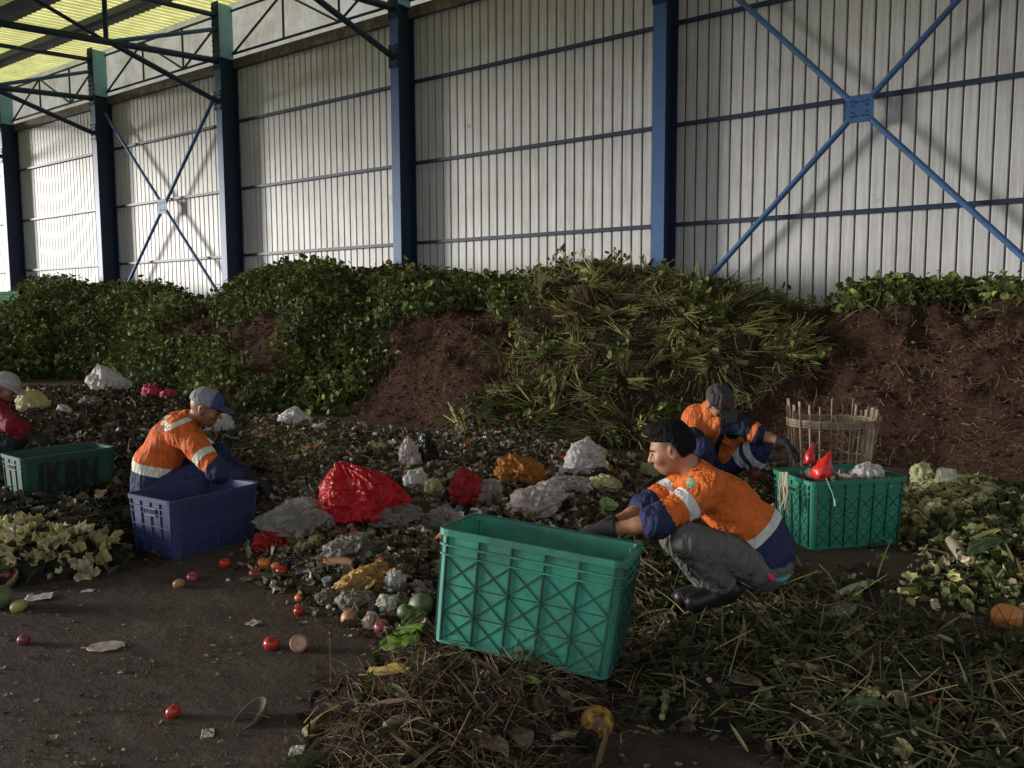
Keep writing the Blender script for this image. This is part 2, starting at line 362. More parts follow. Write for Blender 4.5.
M_CAB = mound([(-60, 512), (20, 508), (126, 512), (140, 545), (150, 566), (85, 580), (30, 586), (-60, 590)], .20, .28, 13)
M_FG = mound([(620, 620), (700, 618), (780, 606), (850, 618), (930, 628), (1024, 650), (1150, 660), (1200, 830), (880, 830), (760, 742), (660, 735), (620, 700)], .13, .3, 14)
M_FR = mound([(330, 700), (395, 655), (440, 640), (560, 660), (640, 690), (590, 742), (555, 770), (545, 850), (330, 850), (290, 760)], .16, .3, 15)
M_RT = mound([(905, 500), (940, 480), (1060, 500), (1150, 520), (1150, 650), (1024, 628), (960, 612), (905, 600), (930, 565), (900, 545)], .13, .3, 16)
M_MID = mound([(640, 500), (700, 520), (800, 580), (870, 600), (760, 625), (640, 640), (600, 620), (600, 540)], .07, .3, 17)
M_M3 = mound([(690, 455), (770, 458), (800, 480), (780, 505), (720, 505), (680, 480)], .16, .35, 18)
M_GRT = mound([(860, 560), (960, 600), (940, 622), (850, 610), (800, 590)], .03, .2, 19)
M_SND = mound([(54, 396), (92, 399), (128, 394), (118, 385), (70, 385)], .17, .45, 20)
def ground(X, Y):
    X = np.asarray(X, float); Y = np.asarray(Y, float); h = np.maximum(0, heap_h(X, Y))
    for i in range(len(MD)): h = np.maximum(h, mound_h(i, X, Y))
    return h
def hit(px, py):
    d = ray(px, py); t = np.linspace(1.5, 22, 1400); P = CAM+d*t[:, None]; g = ground(P[:, 0], P[:, 1]); k = np.argmax(P[:, 2] <= g)
    return P[k]
def hfield(name, fn, x0, x1, y0, y1, st, mat, parent=None, mask=None):
    xs = np.arange(x0, x1+st, st); ys = np.arange(y0, y1+st, st); X, Y = np.meshgrid(xs, ys); Z = fn(X, Y); ny, nx = X.shape
    I = np.arange(ny*nx).reshape(ny, nx); q = np.stack([I[:-1, :-1], I[:-1, 1:], I[1:, 1:], I[1:, :-1]], -1).reshape(-1, 4)
    zf = Z.ravel(); keep = (zf[q].max(1) > -.02)
    if mask is not None: keep &= mask(X.ravel()[q].mean(1), Y.ravel()[q].mean(1))
    q = q[keep]; used = np.unique(q); mp = np.full(ny*nx, -1); mp[used] = np.arange(len(used))
    V = np.stack([X.ravel(), Y.ravel(), zf], 1)[used]
    return mesh(name, V, [mp[q]], mat, parent, smooth=True)
# --- scattered plant matter
def basis(nrm):
    a = np.where(np.abs(nrm[:, 2:3]) < .9, [[0, 0, 1.]], [[1., 0, 0]]); u = np.cross(nrm, a); u /= np.linalg.norm(u, axis=1)[:, None]; return u, np.cross(nrm, u)
def unit(v): return v/np.maximum(np.linalg.norm(v, axis=-1, keepdims=True), 1e-9)
def ribbons(P, D, L, W, bend, col, segs=4, fold=.35, taper=1., up=None, floorfn=None):
    """curved leaves: three verts across, tapering to a tip"""
    N = len(P); D = unit(D); up = np.tile([0, 0, 1.], (N, 1)) if up is None else up
    S = unit(np.cross(D, up)+1e-6); roll = rng.uniform(-1.2, 1.2, N)[:, None]; Nn = np.cross(S, D); S2 = S*np.cos(roll)+Nn*np.sin(roll); Nn = np.cross(S2, D)
    V = []; cols = []
    br = unit(rng.normal(size=(N, 3)))
    for k in range(segs+1):
        t = k/segs; p = P+D*(L*t)[:, None]+(np.array([0, 0, -1.])*bend[:, None]+br*(np.abs(bend)*.6)[:, None])*(L*t*t)[:, None]
        wk = (W*(math.sin(math.pi*min(1, .12+.88*t))**.6 if t < 1 else .03)*.5*(taper if t > .5 else 1))[:, None]
        V += [p-S2*wk+Nn*wk*fold, p-Nn*wk*fold*.3, p+S2*wk+Nn*wk*fold]
    V = np.stack(V, 1); m = V.shape[1]; F_ = []
    for k in range(segs):
        a = k*3; F_ += [(a, a+1, a+4, a+3), (a+1, a+2, a+5, a+4)]
    F_ = np.array(F_)[None]+(np.arange(N)*m)[:, None, None]
    if floorfn is not None:
        g = floorfn(V[..., 0], V[..., 1]); V[..., 2] = np.maximum(V[..., 2], g+.002)
    return V.reshape(-1, 3), F_.reshape(-1, 4), np.repeat(col, m, 0)
def stems(P, D, L, r, bend, col, segs=3):
    N = len(P); D = unit(D); u, v = basis(D); br = unit(rng.normal(size=(N, 3))); V = []
    for k in range(segs+1):
        t = k/segs; p = P+D*(L*t)[:, None]+(br*bend[:, None]+np.array([0, 0, -.5])*bend[:, None])*(L*t*t)[:, None]; rk = (r*(1-.5*t))[:, None]
        for a in (0, 2.09, 4.19): V.append(p+rk*(u*c_(a)+v*s_(a)))
    V = np.stack(V, 1); m = V.shape[1]; F_ = []
    for k in range(segs):
        for j in range(3): F_.append((k*3+j, k*3+(j+1) % 3, (k+1)*3+(j+1) % 3, (k+1)*3+j))
    F_ = np.array(F_)[None]+(np.arange(N)*m)[:, None, None]
    return V.reshape(-1, 3), F_.reshape(-1, 4), np.repeat(col, m, 0)
def discs(P, Nr, S, col, cup=.25, el=1.2):
    """round leaves: a cupped eight-sided blade"""
    N = len(P); Nr = unit(Nr); u, v = basis(Nr); a0 = rng.uniform(0, 6.28, N); ca = np.cos(a0)[:, None]; sa = np.sin(a0)[:, None]; u, v = u*ca+v*sa, v*ca-u*sa
    V = [P]
    for k in range(8):
        a = k*math.pi/4; rr = (S*(1.0 if k else .75)*rng.uniform(.85, 1.1, N))[:, None]
        V.append(P+rr*(u*c_(a)*el+v*s_(a)*.9)+Nr*(S*(cup*rng.uniform(.3, 1.6, N))*(1+.4*(k % 2)))[:, None])
    V = np.stack(V, 1); F_ = np.array([(0, 1+k, 1+(k+1) % 8) for k in range(8)])[None]+(np.arange(N)*9)[:, None, None]
    return V.reshape(-1, 3), F_.reshape(-1, 3), np.repeat(col, 9, 0)
ICO = None
def chunks(P, S, col, flat=.5):
    global ICO
    if ICO is None:
        t = (1+5**.5)/2
        ICO = (unit(np.array([(-1, t, 0), (1, t, 0), (-1, -t, 0), (1, -t, 0), (0, -1, t), (0, 1, t), (0, -1, -t), (0, 1, -t), (t, 0, -1), (t, 0, 1), (-t, 0, -1), (-t, 0, 1)])),
               np.array([(0, 11, 5), (0, 5, 1), (0, 1, 7), (0, 7, 10), (0, 10, 11), (1, 5, 9), (5, 11, 4), (11, 10, 2), (10, 7, 6), (7, 1, 8), (3, 9, 4), (3, 4, 2), (3, 2, 6), (3, 6, 8), (3, 8, 9), (4, 9, 5), (2, 4, 11), (6, 2, 10), (8, 6, 7), (9, 8, 1)]))
    N = len(P); Q = ICO[0][None]*rng.uniform(.6, 1.25, (N, 12, 1)); sca = np.stack([rng.uniform(.7, 1.6, N), rng.uniform(.4, 1., N), rng.uniform(.25, .9, N)*flat*1.6], 1)
    Q = Q*sca[:, None]*S[:, None, None]; a = rng.uniform(0, 6.28, N); b = rng.normal(0, .35, N)
    x = Q[..., 0]*np.cos(a)[:, None]-Q[..., 1]*np.sin(a)[:, None]; y = Q[..., 0]*np.sin(a)[:, None]+Q[..., 1]*np.cos(a)[:, None]; z = Q[..., 2]+x*b[:, None]*.5
    V = np.stack([x, y, z], -1)+P[:, None]; F_ = ICO[1][None]+(np.arange(N)*12)[:, None, None]
    return V.reshape(-1, 3), F_.reshape(-1, 3), np.repeat(col, 12, 0)
def crumples(P, Nr, S, col, ruff=.35, g=4):
    """ruffled sheets: torn leaves, scraps of film and paper"""
    N = len(P); Nr = unit(Nr); u, v = basis(Nr); a0 = rng.uniform(0, 6.28, N); ca = np.cos(a0)[:, None]; sa = np.sin(a0)[:, None]; u, v = u*ca+v*sa, v*ca-u*sa
    V = []; asp = rng.uniform(.5, 1, N)
    for i in range(g+1):
        for j in range(g+1):
            x = (i/g*2-1); y = (j/g*2-1); r = max(abs(x), abs(y)); q = math.hypot(x, y) or 1; x2, y2 = x*r/q*(1.0), y*r/q
            off = rng.normal(0, 1, (3, N))*.12
            V.append(P+u*(S*(x2+off[0]))[:, None]+v*(S*asp*(y2+off[1]))[:, None]+Nr*(S*(ruff*(r*r*.9+off[2]*3.2*r)))[:, None])
    V = np.stack(V, 1); m = (g+1)**2; F_ = np.array([(i*(g+1)+j, i*(g+1)+j+1, (i+1)*(g+1)+j+1, (i+1)*(g+1)+j) for i in range(g) for j in range(g)])[None]+(np.arange(N)*m)[:, None, None]
    return V.reshape(-1, 3), F_.reshape(-1, 4), np.repeat(col, m, 0)
def palette(N, cols, wts=None, var=.3):
    cols = np.array(cols, float); k = rng.choice(len(cols), N, p=None if wts is None else np.array(wts)/sum(wts))
    return np.clip(cols[k]*rng.uniform(1-var, 1+var, (N, 1)), 0, 1)
def combo(name, parts, mat, parent, **k):
    V = []; Q = {}; T = []; n = 0
    for v, f, t in parts:
        V.append(v); T.append(t); Q.setdefault(f.shape[1], []).append(f+n); n += len(v)
    o = mesh(name, np.concatenate(V), [np.concatenate(q) for q in Q.values()], mat, parent, tint=np.concatenate(T), **k)
    tag(o, kind='stuff'); return o
def nrm_of(fn, X, Y, e=.04):
    return unit(np.stack([-(fn(X+e, Y)-fn(X-e, Y))/(2*e), -(fn(X, Y+e)-fn(X, Y-e))/(2*e), np.ones_like(X)], -1))
G1 = (.075, .105, .026); G2 = (.13, .17, .042); G3 = (.050, .062, .025); G4 = (.23, .27, .075); YG = (.20, .22, .075); BR = (.13, .073, .048); BR2 = (.22, .13, .088); TAN = (.25, .19, .12); DK = (.025, .022, .016); STR = (.26, .19, .115)

pG_left = [(-200, 260), (195, 290), (185, 325), (150, 345), (225, 350), (240, 400), (165, 400), (-200, 400)]
pG_mid = [(288, 335), (345, 322), (400, 345), (370, 375), (360, 420), (230, 420), (240, 380), (285, 372)]
pG_cr = [(215, 330), (232, 280), (300, 250), (520, 262), (520, 300), (470, 318), (390, 322), (330, 318), (240, 325)]
pG_st = [(512, 262), (650, 255), (705, 282), (775, 292), (812, 318), (808, 345), (790, 372), (735, 405), (650, 452), (455, 455), (468, 405), (520, 360), (530, 320)]
pG_r = [(842, 306), (858, 262), (1250, 262), (1250, 318), (1015, 318), (960, 312), (890, 312)]
splitA = -14.75; splitB = -4.6
heaps = [('plant_heap', -34, splitA, 'low leafy green heap of dumped water plants at left below the far columns'),
         ('plant_heap', splitA, splitB, 'tall brown and green heap of dumped water plants in the middle'),
         ('fibre_heap', splitB, 6, 'heap of dark brown plant fibre at right below the near cross brace')]
def saz(x): return x
for nm, xa, xb, lab in heaps:
    # the heaps part along lines running back to the wall
    hA = lambda X, Y, xa=xa, xb=xb: (X*YC/np.maximum(Y, .1) >= xa-.05) & (X*YC/np.maximum(Y, .1) < xb+.05)
    hp = hfield(nm, heap_h, xa if xa < -30 else xa*1.12-.1, (xb*.42 if xb < 0 else xb), 5.2, 13.18, .045, m_soil, None, hA)
    tag(hp, lab, 'plant heap', None, 'stuff')
    n = int((xb-xa)*2300)+4000
    a = rng.uniform(xa, xb, n)/YC; Y = rng.uniform(5.6, 12.6, n)**1.0; X = a*Y; yt = np.interp(a, tw[:, 0]/tw[:, 1], tw[:, 1]); ok = (Y > yt+.02) & (X > -33); X = X[ok]; Y = Y[ok]
    Z = heap_h(X, Y); P = np.stack([X, Y, Z], 1); Nn = nrm_of(heap_h, X, Y, .08)
    px, py = proj(P); jx = fbm2(X, Y, 2.2, 2, 5)*22; jy = fbm2(X, Y, 2.2, 2, 6)*18; px = px+jx; py = py+jy
    inl = inpoly(px, py, pG_left) | inpoly(px, py, pG_cr) | inpoly(px, py, pG_mid) | inpoly(px, py, pG_r); ins = inpoly(px, py, pG_st)
    patch = fbm2(X, Y, 3.0, 2, 31)
    parts = []; up = np.array([0, 0, 1.])
    def pick(mask, m):
        i = np.flatnonzero(mask)
        return rng.choice(i, int(m*len(i)), replace=True) if len(i) else i
    def pos(i, j=.05): return P[i]+rng.normal(0, j, (len(i), 3))*[1, 1, .4]
    # leafy patches: round leaves on short stems
    i = pick(inl & (patch > -.22), 1.5); big = fbm2(P[:, 0], P[:, 1], .9, 2, 51)
    if len(i):
        D = unit(Nn[i]*.9+rng.normal(0, .75, (len(i), 3))+up*.35); L = rng.uniform(.04, .30, len(i))*(1+np.clip(big[i], -.3, .6)); B = pos(i); col = palette(len(i), [G1, G2, G3, G4, (.10, .085, .035)], [4, 3, 5, 1.0, 1.5])*(1.1+.9*big[i])[:, None]
        parts.append(stems(B, D, L, np.full(len(i), .006), rng.uniform(0, .25, len(i)), palette(len(i), [G2, YG, BR], [3, 1, 1])))
        parts.append(discs(B+D*L[:, None]*.95, unit(D*.5+rng.normal(0, .6, D.shape)+up*.4), rng.uniform(.018, .052, len(i))*rng.choice([1, 1, 1.35], len(i)), col))
    i = pick(inl, .5)
    if len(i): parts.append(ribbons(pos(i), unit(Nn[i]*.6+rng.normal(0, .8, (len(i), 3))), rng.uniform(.12, .3, len(i)), rng.uniform(.012, .03, len(i)), rng.uniform(.1, .7, len(i)), palette(len(i), [G1, G2, G3, YG], [3, 2, 3, 1])))
    nb = int(ins.sum()*.05)
    if nb:   # armfuls of stalks thrown down together, pale where they were cut
        ib = rng.choice(np.flatnonzero(ins), nb); k_ = 13; D0 = unit(rng.normal(0, 1, (nb, 3))*[1, .6, .35]+Nn[ib]*.15-up*.25); Bp = np.repeat(P[ib]+Nn[ib]*.03, k_, 0)+rng.normal(0, .022, (nb*k_, 3)); Dp = unit(np.repeat(D0, k_, 0)+rng.normal(0, .20, (nb*k_, 3))); Lp = rng.uniform(.16, .42, nb*k_); cb = np.repeat(palette(nb, [(.36, .37, .15), (.22, .24, .085), (.20, .16, .075), (.12, .14, .05)], [2.2, 3, 2, 2]), k_, 0)*rng.uniform(.8, 1.2, (nb*k_, 1))
        parts.append(stems(Bp, Dp, Lp, rng.uniform(.006, .011, nb*k_), rng.uniform(0, .3, nb*k_), cb)); lf = rng.random(nb*k_) < .35
        parts.append(discs((Bp+Dp*Lp[:, None])[lf], unit(rng.normal(0, 1, (lf.sum(), 3))+[0, -.5, .5]), rng.uniform(.025, .05, lf.sum()), palette(int(lf.sum()), [G1, G2, G3, (.16, .15, .05)])))
    i = pick(ins & (patch > -.42), .9)
    if len(i):
        c0 = np.stack([vn3(P[i]*1.6, 3), vn3(P[i]*1.6, 4), vn3(P[i]*1.6, 5)-.2], 1)*1.6
        D = unit(c0*1.5+Nn[i]*.04+rng.normal(0, .28, (len(i), 3))-up*.30)
        parts.append(stems(pos(i), D, rng.uniform(.15, .45, len(i)), rng.uniform(.005, .012, len(i)), rng.uniform(0, .35, len(i)), palette(len(i), [(.14, .17, .055), (.34, .35, .14), (.18, .17, .075), (.06, .07, .03), (.11, .07, .04)], [3, 2.2, 3, 3, 3])))
    i = pick(ins & (patch > -.3), .3)
    if len(i):
        c0 = np.stack([vn3(P[i]*1.6, 3), vn3(P[i]*1.6, 4), vn3(P[i]*1.6, 5)-.3], 1)*1.4
        parts.append(ribbons(pos(i), unit(c0+Nn[i]*.15+rng.normal(0, .5, (len(i), 3))), rng.uniform(.10, .25, len(i)), rng.uniform(.012, .03, len(i)), rng.uniform(.2, .9, len(i)), palette(len(i), [G1, (.13, .135, .05), (.07, .06, .03), YG], [3, 3, 3, 1.3])))
    i = pick(ins, .12)
    if len(i): parts.append(ribbons(pos(i), unit(Nn[i]*.5+rng.normal(0, .7, (len(i), 3))+up*.2), rng.uniform(.1, .25, len(i)), rng.uniform(.01, .02, len(i)), rng.uniform(.1, .6, len(i)), palette(len(i), [G2, YG, (.2, .19, .09)])))
    fo = combo('foliage', parts, m_leaf, hp)
    # brown fibre everywhere
    i = pick(~inl | (rng.random(len(X)) < .35), 1.9)
    i2 = pick(~inl & ~ins, .35)
    parts = [stems(pos(i, .03), unit(Nn[i]*.25+rng.normal(0, .7, (len(i), 3))), rng.uniform(.04, .16, len(i)), rng.uniform(.0015, .004, len(i)), rng.uniform(.2, 1., len(i)), palette(len(i), [BR, BR2, (.07, .038, .027), TAN, (.13, .07, .045)], [5, 2.5, 5, .35, 3]), 2)]
    if len(i2): parts.append(chunks(pos(i2, .02), rng.uniform(.012, .04, len(i2)), palette(len(i2), [BR, (.06, .035, .025), DK], [3, 4, 2])))
    combo('root_fibre', parts, m_fib, hp)
# sprigs standing out of the crests
for px0, px1, nsp, hpar, lb in ((20, 190, 26, 0, 'leafy'), (230, 510, 70, 1, 'leafy'), (520, 650, 22, 1, 'stem'), (845, 1100, 70, 2, 'leafy')):
    par = [o for o in bpy.data.objects if o.name in ('plant_heap', 'plant_heap.001', 'fibre_heap')][hpar] if False else bpy.data.objects[['plant_heap', 'plant_heap.001', 'fibre_heap'][hpar]]
    xx = rnd_ = rng.uniform(px0, px1, nsp); Q = np.array([PY(x, 290, rng.uniform(11.2, 12.0)) for x in xx]); Q[:, 2] = heap_h(Q[:, 0], Q[:, 1])-.03
    D = unit(np.stack([rng.normal(0, .55, nsp), rng.normal(0, .3, nsp), np.ones(nsp)], 1)); L = rng.uniform(.12, .36, nsp); bz = rng.uniform(.1, .5, nsp)*0+.02
    parts = [stems(Q, D, L, np.full(nsp, .007), bz, palette(nsp, [G2, YG, BR]))]
    parts.append(discs(Q+D*L[:, None], unit(D*.3+rng.normal(0, .6, D.shape)+[0, -.4, .3]), rng.uniform(.03, .065, nsp), palette(nsp, [G1, G2, G4]), .3, 1.3))
    combo('sprigs', parts, m_leaf, par)
def msample(i, n, mask=None):
    poly = MD[i][0]; lo = poly.min(0); hi = poly.max(0); X = rng.uniform(lo[0], hi[0], n*3); Y = rng.uniform(lo[1], hi[1], n*3)
    k = mound_h(i, X, Y) > .004; X = X[k][:n]; Y = Y[k][:n]; return X, Y
def rnd(n, a, b): return rng.uniform(a, b, n)
def mound_obj(i, name, lab, cat, recipe, mat=m_muck, st=.03):
    poly = MD[i][0]; lo = poly.min(0)-.1; hi = poly.max(0)+.1
    hp = hfield(name, lambda X, Y: mound_h(i, X, Y), lo[0], hi[0], lo[1], hi[1], st, mat); tag(hp, lab, cat, None, 'stuff')
    A = abs(sum(poly[k][0]*poly[(k+1) % len(poly)][1]-poly[(k+1) % len(poly)][0]*poly[k][1] for k in range(len(poly))))/2
    for pn, items in recipe.items():
        parts = []
        for kind, dens, kw in items:
            n = int(A*dens); X, Y = msample(i, n); n = len(X); sp = kw.get('sp', .10); X = X+rng.normal(0, sp, n); Y = Y+rng.normal(0, sp, n); h = np.maximum(ground(X, Y), 0); P = np.stack([X, Y, h+rnd(n, 0, kw.get('lift', .02))], 1); Nn = nrm_of(lambda a, b: mound_h(i, a, b), X, Y)
            if 'near' in kw:   # keep only a part of the mound
                px, py = proj(P); k = inpoly(px, py, kw['near']); P = P[k]; Nn = Nn[k]; n = len(P)
                if n == 0: continue
            col = palette(n, kw['col'], kw.get('w'), kw.get('var', .35)); fl = kw.get('fl', .7); D = unit(Nn*kw.get('up', .25)+rng.normal(0, 1, (n, 3))*[1, 1, .45])
            l0, l1 = kw['L']
            if kind == 'rib': parts.append(ribbons(P, D, rnd(n, l0, l1), rnd(n, *kw['W']), rnd(n, .0, .6), col, floorfn=None))
            elif kind == 'stem': parts.append(stems(P, D, rnd(n, l0, l1), rnd(n, *kw['W']), rnd(n, 0, kw.get('bend', .5)), col))
            elif kind == 'chunk': parts.append(chunks(P, rnd(n, l0, l1), col, fl))
            elif kind == 'crum': parts.append(crumples(P, unit(Nn+rng.normal(0, kw.get('tilt', .5), (n, 3))), rnd(n, l0, l1), col, kw.get('ruff', .35)))
            elif kind == 'disc': parts.append(discs(P, unit(Nn+rng.normal(0, .6, (n, 3))), rnd(n, l0, l1), col))
        if parts: combo(pn, parts, m_leaf if pn in ('foliage', 'cabbage_leaves', 'leaf_litter') else (m_fib if 'straw' in pn or 'root' in pn else m_bits), hp)
    return hp
LITT = [(.11, .075, .050), (.18, .135, .088), (.075, .07, .034), (.28, .235, .165), (.04, .034, .028), (.14, .135, .055), (.42, .38, .32), (.32, .06, .04)]
LW = [6, 5, 4, 2.6, 4, 2.5, 1.1, .4]
base = lambda k=1.: [('crum', 420*k, dict(L=(.010, .038), col=LITT, w=LW, lift=.03, ruff=.45, tilt=.6)), ('chunk', 900*k, dict(L=(.005, .018), col=LITT, w=LW, lift=.02)), ('chunk', 60*k, dict(L=(.02, .045), col=LITT, w=[4, 4, 5, 1, 5, 4, .3, .2], lift=.02))]
SCR = [(.55, .52, .48), (.42, .33, .28), (.30, .26, .21), (.40, .05, .05), (.35, .28, .10), (.10, .14, .18), (.45, .22, .10), (.03, .03, .035)]
mound_obj(M_CEN, 'waste_mound', 'low mound of mixed market waste in the middle behind the tilted crate', 'waste', {
    'litter': base(1.0)+[('crum', 46, dict(L=(.018, .055), col=SCR, w=[3, 3, 5, .8, 1.2, .6, .8, 2], lift=.035, ruff=.7, tilt=.9)), ('chunk', 40, dict(L=(.015, .035), col=SCR, w=[1, 2, 5, .6, 1, .2, 1, 2], lift=.03))], 'leaf_litter': [('crum', 70, dict(L=(.025, .055), col=[(.06, .05, .03), (.05, .055, .025), (.10, .075, .045), (.13, .11, .06), (.2, .17, .12)], w=[5, 3, 5, 3, 1], lift=.03, ruff=.5)), ('rib', 120, dict(L=(.06, .2), W=(.008, .022), col=[G3, (.08, .07, .035), TAN, (.15, .14, .06), BR], w=[3, 3, 1.5, 1, 4], lift=.03, up=.2)),
                                       ('crum', 420, dict(L=(.018, .042), col=[(.14, .13, .055), (.11, .10, .045), (.08, .09, .03), (.16, .13, .08)], lift=.04, ruff=.5, near=[(225, 425), (350, 428), (340, 470), (270, 480), (225, 460)]))]})
mound_obj(M_LEF, 'waste_mound', 'dark low mound of rotting waste behind the seated worker and crate with writing', 'waste', {
    'litter': base(.7)+[('crum', 22, dict(L=(.02, .06), col=SCR, w=[2, 3, 5, .4, .8, .4, .6, 3], lift=.03, ruff=.7, tilt=.8))], 'leaf_litter': [('crum', 150, dict(L=(.03, .08), col=[DK, (.06, .04, .028), (.09, .07, .045), G3, (.14, .12, .08)], w=[4, 5, 3, 3, 1], lift=.04, ruff=.5)), ('rib', 50, dict(L=(.1, .3), W=(.01, .03), col=[BR, TAN, G3], w=[4, 1, 2], lift=.03, up=.3))]})
CAB = [(.44, .42, .20), (.38, .37, .16), (.52, .48, .30), (.26, .27, .11), (.48, .41, .27)]
cabA = [(-60, 522), (40, 518), (60, 530), (85, 530), (118, 540), (118, 556), (90, 578), (40, 578), (30, 560), (-60, 560)]
mound_obj(M_CAB, 'cabbage_heap', 'pile of rotting pale cabbage leaves on the floor before the crate with writing', 'cabbage heap', {
    'cabbage_leaves': [('crum', 480, dict(L=(.022, .05), col=CAB, var=.3, lift=.07, ruff=1.0, tilt=1.3, near=cabA)), ('crum', 260, dict(L=(.02, .05), col=[DK, (.05, .06, .03), (.09, .08, .05), (.16, .15, .08)], w=[4, 5, 3, 1.5], lift=.03, ruff=.5)), ('rib', 60, dict(L=(.06, .16), W=(.01, .03), col=[G3, (.1, .1, .06), DK], lift=.03))]})
FGC = [(.070, .078, .034), (.038, .042, .022), (.125, .125, .055), (.19, .175, .085), (.30, .26, .14), (.10, .07, .042)]
mound_obj(M_FG, 'leaf_heap', 'dark green heap of cut leaves and stalks filling the right foreground', 'leaf heap', {
    'foliage': [('rib', 560, dict(L=(.05, .22), W=(.004, .013), col=FGC, w=[5, 5, 3, 1.3, .6, 2], lift=.04, up=.4)), ('stem', 420, dict(L=(.06, .22), W=(.0015, .004), col=FGC, w=[3, 3, 3, 2, 1.2, 4], lift=.04, up=.3)), ('crum', 420, dict(L=(.012, .035), col=FGC, w=[5, 5, 2, .7, .2, 3], lift=.03, ruff=.45))],
    'litter': [('chunk', 260, dict(L=(.005, .016), col=LITT, w=LW, lift=.04))]})
mound_obj(M_MID, 'leaf_heap', 'flat dark leafy litter under the squatting worker and tilted crate', 'leaf heap', {
    'foliage': [('rib', 360, dict(L=(.05, .2), W=(.004, .014), col=FGC, w=[5, 5, 3, 1, .5, 2], lift=.03, up=.35)), ('crum', 420, dict(L=(.012, .036), col=FGC, w=[5, 5, 2, .7, .2, 3], lift=.02, ruff=.45)), ('stem', 90, dict(L=(.08, .3), W=(.002, .005), col=[YG, G2, TAN], lift=.04, up=.6))]})
mound_obj(M_FR, 'straw_heap', 'heap of dry brown roots and wilted leaves under the tilted green crate', 'straw heap', {
    'straw_roots': [('stem', 2300, dict(L=(.03, .14), W=(.0010, .0024), col=[STR, BR2, TAN, (.08, .055, .04), BR], w=[3, 4, 1, 6, 4], lift=.05, up=.3, bend=1.1))],
    'foliage': [('rib', 240, dict(L=(.06, .22), W=(.008, .03), col=[(.07, .055, .035), G3, (.15, .11, .07), DK, G1], w=[4, 4, 2, 3, 2], lift=.04, up=.3)), ('crum', 130, dict(L=(.02, .05), col=[(.07, .055, .035), G3, DK, TAN], w=[4, 4, 4, .6], lift=.03))]})
mound_obj(M_RT, 'cabbage_heap', 'sprawling pile of cabbage trimmings and leaves right of the filled crate', 'cabbage heap', {
    'cabbage_leaves': [('crum', 420, dict(L=(.018, .048), col=CAB+[G1, G3, (.1, .12, .05)], w=[1.2, 1.6, .8, 1.6, .8, 3.5, 4, 4], lift=.04, ruff=.5, tilt=.8)), ('crum', 500, dict(L=(.025, .05), col=CAB, var=.2, lift=.05, ruff=.6, near=[(905, 470), (940, 472), (1000, 490), (985, 505), (945, 520), (905, 530)])), ('rib', 110, dict(L=(.06, .22), W=(.008, .025), col=FGC+[YG], lift=.03, up=.3))],
    'litter': [('chunk', 200, dict(L=(.006, .02), col=LITT+[(.5, .47, .4)], w=LW+[1], lift=.02))]})
mound_obj(M_M3, 'waste_mound', 'small mound of dark waste under the crouching worker with the black cap', 'waste', {'litter': base(.5)})
mound_obj(M_GRT, 'waste_mound', 'thin scatter of leaf scraps on the bare floor right of the squatting worker', 'waste', {'leaf_litter': [('crum', 160, dict(L=(.01, .035), col=FGC+[TAN], lift=.01)), ('rib', 50, dict(L=(.03, .1), W=(.006, .02), col=FGC+[TAN], lift=.01, up=.1))]})
mound_obj(M_SND, 'sand_pile', 'low grey sand pile at the foot of the leafy heap at left', 'sand', {}, simple('grey_sand', (.15, .135, .115), .95, bmp=.6))
# crumbs over the bare floor
n = 9000; q = np.array([G(x, y, 0) for x, y in zip(rnd(n, -30, 1060), rnd(n, 395, 800)**1.0)]); k = (ground(q[:, 0], q[:, 1]) < .01) & (np.hypot(q[:, 0], q[:, 1]) < 11)
den = fbm2(q[:, 0], q[:, 1], 1.3, 3, 77) > rng.uniform(-.5, .8, n); q = q[k & den]; nq = len(q); q[:, 2] = .003
isc = rng.random(nq) < .7; qa = q[isc]; qb = q[~isc]
combo('floor_crumbs', [chunks(qa, rnd(len(qa), .002, .009), palette(len(qa), LITT+[(.4, .36, .3)], LW+[.8]), .4), crumples(qb, np.tile([0, 0, 1.], (len(qb), 1)), rnd(len(qb), .006, .018), palette(len(qb), LITT, LW), .3, 3)], m_bits, None)
tag(bpy.data.objects['floor_crumbs'], 'fine brown crumbs and leaf scraps strewn over the bare concrete floor', 'crumbs', None, 'stuff')
